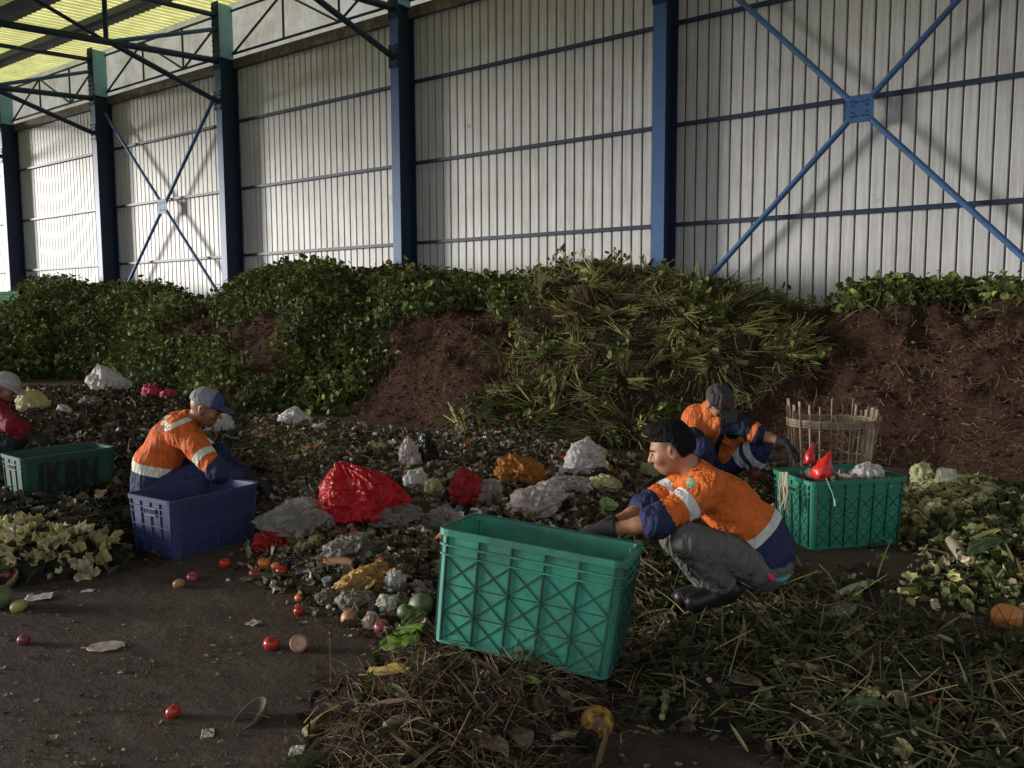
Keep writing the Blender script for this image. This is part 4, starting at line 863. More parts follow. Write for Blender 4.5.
# worker cut by the left edge
Z4 = 6.9
J = dict(pel=V3(-22, 448, Z4+.1), spi=V3(-20, 430, Z4+.05), che=V3(-12, 412, Z4), nek=V3(-1, 398, Z4), head=V3(6, 388, Z4), hf=RT*.9-UP3*.5, hu=UP3+RT*.3,
         shR=V3(-6, 408, Z4-.15), shL=V3(-10, 404, Z4+.2), elR=V3(13, 426, Z4-.28), wrR=V3(30, 437, Z4-.2), elL=V3(14, 424, Z4+.25), wrL=V3(34, 434, Z4+.2),
         hiR=V3(-18, 452, Z4), hiL=V3(-18, 452, Z4+.25), knR=V3(14, 442, Z4-.05), knL=V3(18, 440, Z4+.3), anR=V3(4, 468, Z4), anL=V3(6, 466, Z4+.3), toR=V3(16, 472, Z4-.05), toL=V3(20, 470, Z4+.3), hem=V3(-30, 446, Z4+.1))
worker(J, 'worker in dark red shirt and pale cap cut off by the left edge', m_skinB, m_wine, m_dark, None, 1.05, 1., (m_cap3, .2, .06, lambda V, hc, f, u, s: V[:, 0]*0-1), False, (.7, .7), (True, True),
       hands={'R': (RT-UP3*.4, -UP3, FW), 'L': (RT-UP3*.4, -UP3, -FW)})

# ------------------------------------------------------------------ crates
def cratemat(name, col, dirt, dlo=.5, dhi=.72):
    m, nt, b = mk(name); col = np.array(col); f = noise(nt, 3, 5); o = ramp(nt, f, [(.3, tuple(col*.8)), (.7, tuple(col*1.15))])
    o = mixc(nt, ramp(nt, noise(nt, 5, 9, .75), [(dlo, (0, 0, 0)), (dhi, (.8, .8, .8))]), o, dirt)
    o = mixc(nt, ramp(nt, noise(nt, 40, 4, .7), [(.60, (0, 0, 0)), (.70, (.6, .6, .6))]), o, tuple(np.array(dirt)*.6))
    nt.links.new(o, b.inputs['Base Color']); b.inputs['Roughness'].default_value = .5; return m
def crate(name, pos, yaw, rx, ry, L, W, Hh, tp, mat, rmat, style, lab, nx=6, nz=3, nside=4, handle=True, cat='crate'):
    e = empty(name, pos, lab, cat)
    Rz = Matrix.Rotation(yaw, 3, 'Z') @ Matrix.Rotation(ry, 3, 'Y') @ Matrix.Rotation(rx, 3, 'X'); e.rotation_euler = Rz.to_euler(); R_ = np.array(Rz); pos = np.array(pos)
    off = (1-tp)*.25
    def hx(z): return L/2-off*(1-z/Hh)
    def hy(z): return W/2-off*(1-z/Hh)
    def ring(z, g=0., r=.035, n=4):
        a, b = hx(z)+g, hy(z)+g; r = max(.008, r+g); P = []
        for cx, cy, a0 in ((a-r, b-r, 0), (-a+r, b-r, 90), (-a+r, -b+r, 180), (a-r, -b+r, 270)):
            for k in range(n+1): t = math.radians(a0+90*k/n); P.append((cx+r*c_(t), cy+r*s_(t), z))
        return np.array(P)
    def shell(rings, close_bottom=None):
        n = len(rings[0]); V = np.concatenate(rings); F_ = [(i*n+k, i*n+(k+1) % n, (i+1)*n+(k+1) % n, (i+1)*n+k) for i in range(len(rings)-1) for k in range(n)]
        return V, F_, n
    tw_ = .012
    rs = [ring(0), ring(Hh*.5), ring(Hh), ring(Hh, -tw_), ring(Hh*.5, -tw_), ring(.015, -tw_)]
    V, F_, n = shell(rs); F_ += [tuple(range(n))[::-1], tuple(5*n+k for k in range(n))]
    body = mesh('body', V@R_.T+pos, F_, mat, e, smooth=True); body.data.set_sharp_from_angle(angle=.6)
    def rimring(z0, z1, g): V, F_, n = shell([ring(z0), ring(z0, g), ring(z1, g), ring(z1)]); return V, F_
    m = MB(); m.add(*rimring(Hh-.022, Hh+.004, .014)); m.add(*rimring(Hh-.062, Hh-.054, .010)); m.add(*rimring(Hh-.098, Hh-.092, .009)); 
    V = np.concatenate(m.v)@R_.T+pos; rim = mesh('rim', V, m.f, mat, e)
    # ribs on the four sides
    def side(ax, sg):
        half = (lambda z: hx(z)) if ax == 'x' else (lambda z: hy(z)); out = (lambda z: hy(z)) if ax == 'x' else (lambda z: hx(z))
        def P(t, z, o=0.): a = t*(half(z)-.030); d = sg*(out(z)+o); return np.array([a, d, z]) if ax == 'x' else np.array([d, a, z])
        m = MB(); cells = nx if ax == 'x' else nside; zt = Hh-.098; zb = .012
        def bar(t0, z0, t1, z1, w, h):
            a0, b0 = P(t0, z0, 0), P(t1, z1, 0); nrm = np.array([0, sg, 0.]) if ax == 'x' else np.array([sg, 0, 0.]); d = unit(b0-a0); p = np.cross(nrm, d)
            q = [a0-p*w/2, a0+p*w/2, b0+p*w/2, b0-p*w/2]; m.add([x-nrm*.002 for x in q]+[x+nrm*h for x in q], [(4, 5, 6, 7), (0, 1, 5, 4), (1, 2, 6, 5), (2, 3, 7, 6), (3, 0, 4, 7)])
        for i in range(cells+1):
            t = -1+2*i/cells; bar(t, zb, t, Hh-.02, .006, .008)
        if style == 'x':
            for j in range(nz):
                za, zc_ = zb+(zt-zb)*j/nz, zb+(zt-zb)*(j+1)/nz
                bar(-1, zc_, 1, zc_, .0035, .004)
                for i in range(cells):
                    t0, t1 = -1+2*i/cells, -1+2*(i+1)/cells; bar(t0, za, t1, zc_, .003, .0035); bar(t0, zc_, t1, za, .003, .0035)
        elif style == 'grid':
            for z in (zb+(zt-zb)*.33, zb+(zt-zb)*.7): bar(-1, z, 1, z, .006, .007)
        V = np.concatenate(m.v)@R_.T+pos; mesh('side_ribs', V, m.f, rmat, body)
        # corner posts
    for ax, sg in (('x', -1), ('x', 1), ('y', -1), ('y', 1)): side(ax, sg)
    for sx in (-1, 1):
        for sy in (-1, 1):
            m = MB()
            for q in (0, 1):
                p0 = np.array([sx*(hx(0)-.012-.02*q), sy*(hy(0)-.032+.02*q), 0.]); p1 = np.array([sx*(hx(Hh)-.012-.02*q), sy*(hy(Hh)-.032+.02*q), Hh-.02]); m.tube([p0@R_.T+pos, p1@R_.T+pos], .010, 8)
            m.build('corner_post', mat, e, True)
    if handle:
        for sg in (-1, 1):
            m = MB(); z0 = Hh-.085; x_ = sg*(hx(z0)+.004)
            for a, b in (((x_, -.055, z0-.022), (x_, .055, z0-.022)), ((x_, -.055, z0+.018), (x_, .055, z0+.018)), ((x_, -.055, z0-.022), (x_, -.055, z0+.018)), ((x_, .055, z0-.022), (x_, .055, z0+.018))): m.tube([np.array(a)@R_.T+pos, np.array(b)@R_.T+pos], .005, 6)
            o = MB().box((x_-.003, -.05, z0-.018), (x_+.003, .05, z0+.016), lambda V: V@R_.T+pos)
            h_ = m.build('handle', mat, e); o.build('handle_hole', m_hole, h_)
    return e, R_, pos, hx, hy
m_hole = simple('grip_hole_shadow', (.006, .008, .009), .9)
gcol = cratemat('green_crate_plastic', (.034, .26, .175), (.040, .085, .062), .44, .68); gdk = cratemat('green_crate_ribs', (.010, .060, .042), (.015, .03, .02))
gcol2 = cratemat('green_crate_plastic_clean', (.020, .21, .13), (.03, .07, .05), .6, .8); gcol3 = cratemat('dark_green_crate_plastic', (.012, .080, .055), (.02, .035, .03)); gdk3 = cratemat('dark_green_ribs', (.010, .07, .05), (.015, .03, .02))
bcol = cratemat('blue_crate_plastic', (.025, .038, .12), (.045, .045, .06)); bdk = cratemat('blue_crate_ribs', (.05, .065, .16), (.04, .04, .055))
K = .93
cpos = CAM+(np.array([-1.855, 2.783, .015])-CAM)*K
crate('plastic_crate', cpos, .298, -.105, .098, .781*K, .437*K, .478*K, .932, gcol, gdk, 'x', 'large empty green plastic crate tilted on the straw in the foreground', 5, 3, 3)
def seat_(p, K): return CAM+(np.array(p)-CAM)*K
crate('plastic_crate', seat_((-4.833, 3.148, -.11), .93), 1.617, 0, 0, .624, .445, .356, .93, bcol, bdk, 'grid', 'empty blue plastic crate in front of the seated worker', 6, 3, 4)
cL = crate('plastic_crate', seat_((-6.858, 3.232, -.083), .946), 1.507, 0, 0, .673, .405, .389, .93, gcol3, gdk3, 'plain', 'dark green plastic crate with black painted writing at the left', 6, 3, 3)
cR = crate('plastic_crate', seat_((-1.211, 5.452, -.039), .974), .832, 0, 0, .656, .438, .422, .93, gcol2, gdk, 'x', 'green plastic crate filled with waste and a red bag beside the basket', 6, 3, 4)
# painted letters on the left crate
tc = bpy.data.curves.new('painted_letters', 'FONT'); tc.body = 'IKBN'; tc.size = .31; tc.extrude = .001; tc.align_x = 'CENTER'; tc.space_character = 1.1; tc.offset = .010
to = bpy.data.objects.new('painted_letters', tc); C.objects.link(to); dg = bpy.context.evaluated_depsgraph_get(); me = bpy.data.meshes.new_from_object(to.evaluated_get(dg)); bpy.data.objects.remove(to)
to = bpy.data.objects.new('painted_letters', me); C.objects.link(to); me.materials.append(simple('black_spray_paint', (.006, .010, .012), .6)); to.parent = cL[0]
ly = -cL[4](.17)-.0095; to.matrix_local = Matrix.Translation((-.015, ly+.002, .115)) @ Matrix.Rotation(math.radians(93), 4, 'X') @ Matrix.Diagonal((.60, 1, 1, 1))
# fill of the right crate and the left crate
def fillcrate(cr, z, name, lab, items):
    e, R_, pos, hx, hy = cr; a, b = hx(z)-.02, hy(z)-.02
    fn = lambda X, Y: z+.045*fbm2(X, Y, 6, 3, 4)+.05*(1-(X/a)**2)*(1-(Y/b)**2)
    xs = np.linspace(-a, a, 30); ys = np.linspace(-b, b, 22); X, Y = np.meshgrid(xs, ys); I = np.arange(X.size).reshape(X.shape); q = np.stack([I[:-1, :-1], I[:-1, 1:], I[1:, 1:], I[1:, :-1]], -1).reshape(-1, 4)
    V = np.stack([X, Y, fn(X, Y)], -1).reshape(-1, 3)@R_.T+pos; o = mesh(name, V, [q], m_muck, None, smooth=True); tag(o, lab, 'waste', None, 'stuff')
    parts = []
    for kind, n, S0, cols, w_ in items:
        x = rnd(n, -a*.92, a*.92); y = rnd(n, -b*.9, b*.9); P = np.stack([x, y, fn(x, y)+rnd(n, 0, .02)], 1)@R_.T+pos; col = palette(n, cols, w_)
        parts.append(crumples(P, unit(np.array([0, 0, 1.])+rng.normal(0, .5, (n, 3))), rnd(n, *S0), col, .5) if kind == 'c' else chunks(P, rnd(n, *S0), col))
    combo('litter', parts, m_bits, o)
fillcrate(cR, .33, 'crate_waste', 'pale crumpled waste filling the green crate beside the basket', [('c', 110, (.03, .07), [(.26, .23, .19), (.18, .16, .13), (.12, .11, .08)], [3, 3, 2]), ('k', 90, (.01, .03), LITT, LW)])
fillcrate(cL, .25, 'crate_waste', 'dark waste scraps inside the green crate with black writing', [('c', 60, (.03, .07), [(.1, .09, .07), (.05, .05, .04), (.3, .27, .22)], [4, 4, 1]), ('k', 60, (.01, .03), LITT, LW)])
#@@SMALL
# ------------------------------------------------------------------ bags, scraps and single pieces of produce
def depth_at(P): return float((np.asarray(P)-CAM)@CF)
def place(px, py):
    P = hit(px, py); return P, depth_at(P)/FP
def blob(name, c, rad, mat, lab, cat, seed=1, amp=.22, fr=2.2, knot=None, lean=(0, 0), flat=.75, n=88, parent=None, group=None, pinch=.0):
    """crumpled closed film: ridges and dents over a sack that sags onto what it lies on"""
    m_ = n//2; V = []; th_ = np.linspace(0, math.pi, m_+1); ph_ = np.arange(n)*2*math.pi/n
    D = np.array([(s_(t)*c_(p), s_(t)*s_(p), c_(t)) for t in th_ for p in ph_]); Q = D*fr+seed*7.7
    Qw = Q+.5*np.stack([vn3(Q*1.1, seed+1), vn3(Q*1.1, seed+2), vn3(Q*1.1, seed+3)], -1); rg = sum((.5-np.abs(vn3(Qw*f_, seed+int(f_*9))))*g_ for f_, g_ in ((1., 1.), (2.1, .7), (4.3, .32))); lump = fbm(Q*.6, 2, seed+5); r_ = 1+amp*(rg*1.15+lump*1.0)
    W = D*r_[:, None]; W[:, 2] = np.where(W[:, 2] < -flat*.6, -flat*.6+(W[:, 2]+flat*.6)*.15, W[:, 2])
    if knot is not None:
        k = np.array(knot, float); kk = unit(k); a = np.clip(D@kk, 0, 1)**6; W = W*(1-.55*a[:, None])+k*a[:, None]
        strk = np.sin(np.arctan2(D[:, 1], D[:, 0])*11+seed)*.035*np.clip(D@kk+.3, 0, 1); W += D*strk[:, None]
    W[:, 0] += W[:, 2]*lean[0]; W[:, 1] += W[:, 2]*lean[1]
    P = np.asarray(c)+(W[:, 0:1]*rad[0])*CR+(W[:, 1:2]*rad[2])*FW+(W[:, 2:3]*rad[1])*UP3
    F_ = np.array([(i*n+k, (i+1)*n+k, (i+1)*n+(k+1) % n, i*n+(k+1) % n) for i in range(m_) for k in range(n)])
    o = mesh(name, P, [F_], mat, parent, smooth=True); tag(o, lab, cat, group); return o
def bag(name, x0, y0, x1, y1, mat, lab, cat='bag', dr=.8, **k):
    """fills the extent from (x0,y0) to (x1,y1) in the photo, standing on the ground found at its foot"""
    g, sc_ = place((x0+x1)/2, y1-1); w_ = (x1-x0)/2*sc_*.86; h_ = (y1-y0)/2*sc_*.86; k['amp'] = k.get('amp', .25)*1.35; c = g+UP3*h_*.75+FW*w_*dr*.3; return blob(name, c, (w_*.95, h_*1.15, w_*dr), mat, lab, cat, **k)
m_red = sheet('red_film', (.62, .012, .020), .93, .35, .28); m_red2 = sheet('red_net_film', (.50, .02, .025), .9, .3, .4)
m_clr = sheet('clear_grey_film', (.55, .53, .50), .45, .4, .22); m_wht = sheet('white_film', (.72, .70, .68), .93, .3, .4); m_pnk = sheet('pinkish_white_film', (.66, .56, .52), .93, .3, .45)
m_yel = sheet('yellow_white_film', (.62, .55, .28), .92, .35, .4); m_orf = sheet('orange_film', (.50, .20, .03), .9, .35, .35); m_blk = sheet('black_film', (.012, .012, .014), 1, .05, .25); m_mus = sheet('mustard_film', (.45, .27, .07), .95, .2, .4)
m_och = sheet('dirty_grey_film', (.25, .22, .18), .9, .25, .5); m_hotp = sheet('pink_film', (.75, .05, .12), 1, .2, .5)
# big red bag: peak gathered at upper left, belly spilling to the right
g, sc_ = place(362, 527)
rb = blob('plastic_bag', g+UP3*.135+FW*.05-CR*.0, (36*sc_, .17, .17), m_red, 'large bulging bright red plastic bag lying in the middle of the waste', 'bag', seed=3, amp=.26, fr=1.9, knot=(-.30, .1, 1.05), lean=(-.20, 0), n=140)
g, sc_ = place(300, 536); blob('plastic_bag', g+UP3*.09, (29*sc_, .115, .14), m_clr, 'big clear greyish plastic bag slumped left of the large red bag', 'bag', seed=8, amp=.42, lean=(.2, 0), n=110)
for a in [
 (563, 443, 607, 476, m_wht, 'white plastic bag standing highest, at the back behind the squatting worker\'s hands', dict(seed=4, knot=(.15, 0, 1.15))),
 (583, 446, 606, 462, m_pnk, 'cream scrap of bag tucked against the tall white bag', dict(seed=14)),
 (507, 486, 558, 519, m_pnk, 'lumpy pinkish white bag just behind the tilted green crate', dict(seed=5, amp=.34, fr=2.8, lean=(.5, 0))),
 (546, 475, 592, 497, m_clr, 'cloudy clear plastic bag between the pinkish bag and the tall white bag', dict(seed=6, amp=.3)),
 (497, 456, 545, 484, m_orf, 'flattened orange plastic bag behind the clear bags', dict(seed=7, amp=.28, lean=(-.3, 0))),
 (451, 474, 484, 506, m_red2, 'small dark red mesh bag right of the large red bag', dict(seed=9, amp=.3, knot=(-.3, 0, 1.1))),
 (477, 479, 503, 505, m_clr, 'small clear bag right of the dark red mesh bag', dict(seed=10)),
 (403, 469, 428, 489, m_wht, 'small white bag just above the large red bag\'s right shoulder', dict(seed=11)),
 (416, 438, 437, 465, m_blk, 'black plastic bag beside a pinkish wrapper at the back of the waste', dict(seed=12, amp=.35, knot=(0, 0, 1.1))),
 (399, 440, 420, 467, m_pnk, 'pinkish white wrapper leaning left of the black bag', dict(seed=13, amp=.35)),
 (424, 507, 462, 531, m_clr, 'greyish clear bag at the left rear corner of the tilted crate', dict(seed=15, amp=.3)),
 (277, 410, 309, 427, m_wht, 'white bag alone at the foot of the brown heap', dict(seed=16, knot=(.1, 0, 1.1))),
 (88, 370, 127, 394, m_wht, 'white sack with rumpled top far back at left below the green heap', dict(seed=17, lean=(-.2, 0), knot=(-.2, 0, 1.2))),
 (15, 389, 46, 415, m_yel, 'white and yellow bag beside the worker in dark red', dict(seed=18)),
 (56, 405, 70, 418, m_wht, 'tiny white bag right of the white and yellow bag', dict(seed=19)),
 (203, 414, 234, 434, m_wht, 'white bag behind the face of the seated worker', dict(seed=20)),
 (79, 396, 101, 409, m_och, 'small dull bag on the dark mound below the white sack', dict(seed=21)),
 (142, 385, 160, 399, m_hotp, 'bright pink scrap of bag, larger of the two behind the seated worker', dict(seed=22, amp=.4)),
 (161, 390, 176, 401, m_hotp, 'bright pink scrap of bag, smaller of the two behind the seated worker', dict(seed=23, amp=.4)),
 (338, 567, 388, 594, m_mus, 'mustard yellow plastic bag flattened near the tilted crate\'s left side', dict(seed=24, amp=.35, lean=(.5, 0))),
 (372, 561, 391, 579, m_red2, 'crumpled small red wrapper above the mustard bag', dict(seed=25, amp=.35)),
 (314, 589, 340, 606, m_och, 'dirty grey plastic lump at the front edge of the waste, leftmost of two', dict(seed=26, amp=.3)),
 (337, 593, 380, 611, m_och, 'dirty grey plastic lump at the front edge of the waste, rightmost of two', dict(seed=27, amp=.3)),
 (322, 535, 372, 560, m_och, 'wide dull grey sheet of plastic below the large red bag', dict(seed=28, amp=.3, lean=(.4, 0))),
 (356, 503, 420, 528, m_och, 'long dull plastic sack under the right side of the large red bag', dict(seed=29, amp=.25)),
 (255, 535, 290, 553, m_red2, 'dark red plastic scraps right of the blue crate', dict(seed=30, amp=.45)),
 (384, 572, 404, 592, m_wht, 'small white wrapper right of the crumpled red wrapper', dict(seed=31, amp=.4)),
 (600, 425, 617, 436, m_och, 'grey stone lump on bare floor at the foot of the stalk heap', dict(seed=32, amp=.15)),
 (425, 480, 442, 498, m_yel, 'yellow and white wrapper left of the dark red mesh bag', dict(seed=33, amp=.4)),
 (392, 505, 425, 530, m_och, 'brownish plastic lump between the large red bag and the tilted crate', dict(seed=36, amp=.3)),
 (590, 468, 612, 484, m_blk, 'black bag below the tall white bag', dict(seed=37, amp=.3)),
 (310, 425, 326, 433, m_wht, 'small pale wrapper on the floor by the brown heap', dict(seed=38, amp=.4)),
]:
    x0, y0, x1, y1, mt, lb, k = a; nm = 'wrapper' if ('wrapper' in lb or 'scrap' in lb) else ('stone' if 'stone' in lb else 'plastic_bag'); bag(nm, x0, y0, x1, y1, mt, lb, {'wrapper': 'wrapper', 'stone': 'stone', 'plastic_bag': 'bag'}[nm], **k)
# red bag tips in the right crate, one standing up, one behind held near the glove
def tipbag(px, py, d, hpx, wpx, lab, seed, lean):
    b0 = V3(px, py, d); blob('red_bag', b0+UP3*hpx*.5*d/FP, (wpx*d/FP, hpx*.55*d/FP, wpx*d/FP), simple('red_bag_film', (.62, .02, .02), .35), lab, 'bag', seed=seed, amp=.2, knot=(.2, 0, 1.5), lean=(lean, 0), n=40)
dC = depth_at(np.array([-1.211, 5.452, .39]))*.974
tipbag(821, 482, dC-.22, 20, 9, 'red bag with twisted top poking up at the near corner of the filled crate', 41, .35)
tipbag(809, 467, dC+.35, 16, 5, 'red bag tip beside the crouching worker\'s glove', 42, .2)
bag2 = blob('white_bag', V3(868, 473, dC-.02), (.085, .06, .07), m_wht, 'white bag on top of the waste in the filled crate', 'bag', seed=43, amp=.3)
# loose scraps hanging on the left side of the filled crate
tg = MB(); rg_ = np.random.default_rng(5)
for k in range(16):
    x0 = 783+rg_.uniform(-3, 5); dd = dC-.03-(x0-772)*.0105; tg.tube([V3(x0+rg_.uniform(-4, 4)*t, 472+rg_.uniform(24, 44)*t, dd-.012-.006*rg_.random()) for t in (0, .35, .7, 1)], .004, 5)
tag(tg.build('netting', simple('pale_netting', (.40, .38, .27), .8), None, True), 'pale frayed netting strands hanging over the side of the filled crate', 'netting')
tg = MB(); tg.tube([V3(826, 478, dC-.33), V3(832, 492, dC-.36), V3(835, 503, dC-.365)], .0022, 6); tg.tube([V3(834.5, 499, dC-.367), V3(835.3, 506, dC-.368)], .006, 6); tag(tg.build('string', simple('pale_string', (.4, .55, .48), .6), None, True), 'thin pale string hanging down the front of the filled crate', 'string')

# round produce
def fruit(name, px, py, rpx, mat, lab, cat, sq=.88, calyx=True, lobes=0, seed=1, stemc=None, tiltv=None, group=None):
    """px,py is the centre in the photo"""
    g, sc_ = place(px, py+rpx*.8); r = rpx*sc_; c = g+UP3*r*sq*.86; n = 32; m_ = 16
    D = np.array([(s_(t)*c_(p), s_(t)*s_(p), c_(t)) for t in np.linspace(0, math.pi, m_+1) for p in np.arange(n)*2*math.pi/n]); a = np.arctan2(D[:, 1], D[:, 0])
    rr = 1+.03*np.cos(a*(lobes or 5))*(1-D[:, 2]**2)*(1 if lobes else .5)-.16*np.exp(-((1-D[:, 2])/.05))+.02*fbm(D*2+seed, 2, seed); W = D*rr[:, None]; W[:, 2] *= sq
    tx = tiltv or (rng.uniform(-.6, .6), rng.uniform(-.6, .6)); Mx = np.array(Matrix.Rotation(tx[0], 3, 'X') @ Matrix.Rotation(tx[1], 3, 'Y'))
    F_ = np.array([(i*n+k, (i+1)*n+k, (i+1)*n+(k+1) % n, i*n+(k+1) % n) for i in range(m_) for k in range(n)])
    o = mesh(name, (W@Mx.T)*r+c, [F_], mat, None, smooth=True); tag(o, lab, cat, group)
    if calyx:
        m = MB(); top = np.array([0, 0, .84*sq]); m.tube([(top*r)@Mx.T+c, ((top+[0.05, 0, .22])*r)@Mx.T+c], r*.05, 6)
        for k in range(5):
            t = k*2*math.pi/5; V = [top+[0, 0, .04], np.array([.20*c_(t-.35), .20*s_(t-.35), .87*sq]), np.array([.42*c_(t), .42*s_(t), .90*sq]), np.array([.20*c_(t+.35), .20*s_(t+.35), .87*sq])]
            V = np.array(V); m.add(np.concatenate([(V*r)@Mx.T+c, ((V+[0, 0, .03])*r)@Mx.T+c]), [(3, 2, 1, 0), (4, 5, 6, 7), (0, 1, 5, 4), (1, 2, 6, 5), (2, 3, 7, 6), (3, 0, 4, 7)])
        m.build('calyx', stemc or m_stem, o)
    return o
m_stem = simple('fruit_stem', (.06, .10, .03), .7)
m_tom = simple('tomato_skin', (.40, .028, .018), .25, var=.15); m_tomo = simple('tomato_orange_skin', (.60, .16, .035), .3, var=.2); m_onr = simple('red_onion_skin', (.20, .03, .05), .4, var=.3, dirt=(.35, .12, .10), dscale=30)
m_onb = simple('brown_onion_skin', (.34, .17, .08), .5, var=.3); m_grf = simple('green_fruit_skin', (.11, .15, .07), .5, var=.25, dirt=(.2, .22, .13), dscale=25); m_ygf = simple('yellow_green_fruit', (.36, .33, .10), .5, var=.3)
m_pom = simple('pomelo_skin', (.42, .24, .035), .6, var=.2, bmp=.3, dirt=(.09, .035, .015), dscale=26, dlo=.44, dhi=.58)
for px, py, r_, mt, lb in [(173, 711, 7.5, m_tom, 'shiny red tomato alone on bare floor, nearest to the camera'), (271.5, 643, 8, m_tom, 'ripe red tomato beside the cut onion on the floor'), (225, 563, 6, m_tom, 'red tomato at the foot of the blue crate'),
    (264.5, 563, 6.5, m_tomo, 'orange red tomato, topmost of the little cluster near the waste edge'), (282, 571, 6.5, m_tom, 'deep red tomato at the right of the little cluster'), (255, 573, 6, m_tom, 'squashed red tomato at the left of the little cluster'), (276, 566, 5, m_tomo, 'small orange tomato tucked inside the little cluster'),
    (299, 610.5, 5.5, m_tom, 'small red tomato below the pale scrap, in front of the grey plastic lumps'), (299, 597, 4.5, m_tomo, 'small orange tomato behind the lone small red one')]:
    fruit('tomato', px, py, r_, mt, lb, 'tomato', seed=int(px))
fruit('onion', 24, 640, 6, m_onr, 'reddish onion on bare floor near the left edge', 'onion', 1.0, stemc=m_onb); fruit('onion', 193, 577, 6, m_onr, 'dark red onion left of the tomato by the blue crate', 'onion', .9, stemc=m_onb)
fruit('onion', 382, 627, 8, m_onr, 'purple red onion at the left foot of the tilted crate', 'onion', .95, stemc=m_onb); fruit('onion', 350, 618, 9, m_onb, 'torn brown onion at the front edge of the waste', 'onion', .95, stemc=m_onb)
fruit('onion', 179, 583, 6, m_onb, 'orange brown onion half on bare floor left of the blue crate tomatoes', 'onion', .8, stemc=m_onb)
fruit('green_fruit', 405, 612, 8, m_grf, 'round pale green fruit left of the tilted crate', 'fruit', .95); fruit('green_fruit', 19, 605, 8, m_ygf, 'yellow green mango on bare floor at the left edge', 'fruit', .8, False)
fruit('green_fruit', 421, 607, 12, m_grf, 'large dull green fruit touching the tilted crate', 'fruit', 1.1, False, seed=4); fruit('green_fruit', -2, 597, 14, m_grf, 'large green fruit cut by the left edge', 'fruit', .85, False)
fruit('pomelo', 597, 722, 16.5, m_pom, 'big bruised yellow pomelo in the front between the two foreground heaps', 'fruit', .97, False)
fruit('papaya', 1007, 616, 15, simple('papaya_skin', (.50, .19, .04), .5, var=.25, dirt=(.15, .12, .03), dscale=9), 'rotting orange papaya at the right edge', 'fruit', .9, False, seed=5)
# onion ring: cut half lying on the floor
g, sc_ = place(299, 652); r = 9*sc_; cc = g+UP3*r*1.0; nn_ = unit(CAM-cc+UP3*.5); a_, b_ = basis(nn_[None]); a_ = a_[0]; b_ = b_[0]; n = 28
def lathe_at(name, c, ax, prof, mat, par=None, sx=1.):
    a, b = basis(np.asarray(ax)[None]); a = a[0]; b = b[0]; V = []; N = 28
    for rr, zz in prof:
        for k in range(N): t = 2*math.pi*k/N; V.append(c+(a*c_(t)*sx+b*s_(t))*rr+ax*zz)
    F_ = [(i*N+k, i*N+(k+1) % N, (i+1)*N+(k+1) % N, (i+1)*N+k) for i in range(len(prof)-1) for k in range(N)]
    return mesh(name, V, F_, mat, par, smooth=True)
ho = lathe_at('cut_onion', cc, nn_, [(.001, -.9*r), (.5*r, -.8*r), (.9*r, -.4*r), (r, 0), (.97*r, .10*r), (.72*r, .12*r)], m_onb); tag(ho, 'onion cut open showing pale pink rings, beside a tomato on the floor', 'onion')
lathe_at('onion_rings', cc, nn_, [(.72*r, .12*r), (.62*r, .02*r), (.5*r, .10*r), (.38*r, -.02*r), (.24*r, .08*r), (.12*r, -.10*r), (.001, -.12*r)], simple('onion_flesh', (.55, .30, .22), .4), ho)
# melon rind and gourd halves at the left edge
g = V3(4, 570, 4.75); g = hit(4, 580)
for lab, px, py, wpx, m1, m2 in [('cut melon rind with dark red flesh at the left edge', 3, 586, 16, simple('rind_green', (.16, .17, .07), .6), simple('melon_red', (.22, .02, .02), .4)), ('empty dark green rind half on bare floor', 250, 722, 22, simple('rind_dark', (.07, .085, .035), .6), simple('rind_inner', (.05, .04, .03), .8)), ('coconut husk half on the cabbage pile before the crate with writing', 30, 519, 12, simple('husk_grey', (.28, .25, .21), .7), m_muck)]:
    g, sc_ = place(px, py); r = wpx*sc_; ax = unit(UP3*.8-FW*.35-CR*.3); o = lathe_at('fruit_rind', g+UP3*r*.35, ax, [(.001, -.55*r), (.5*r, -.5*r), (.85*r, -.25*r), (r, .05*r), (.93*r, .06*r)], m1, None, .62 if px == 250 else 1.); tag(o, lab, 'rind')
    lathe_at('inside', g+UP3*r*.35, ax, [(.93*r, .06*r), (.75*r, -.12*r), (.4*r, -.28*r), (.001, -.32*r)], m2, o, .62 if px == 250 else 1.)
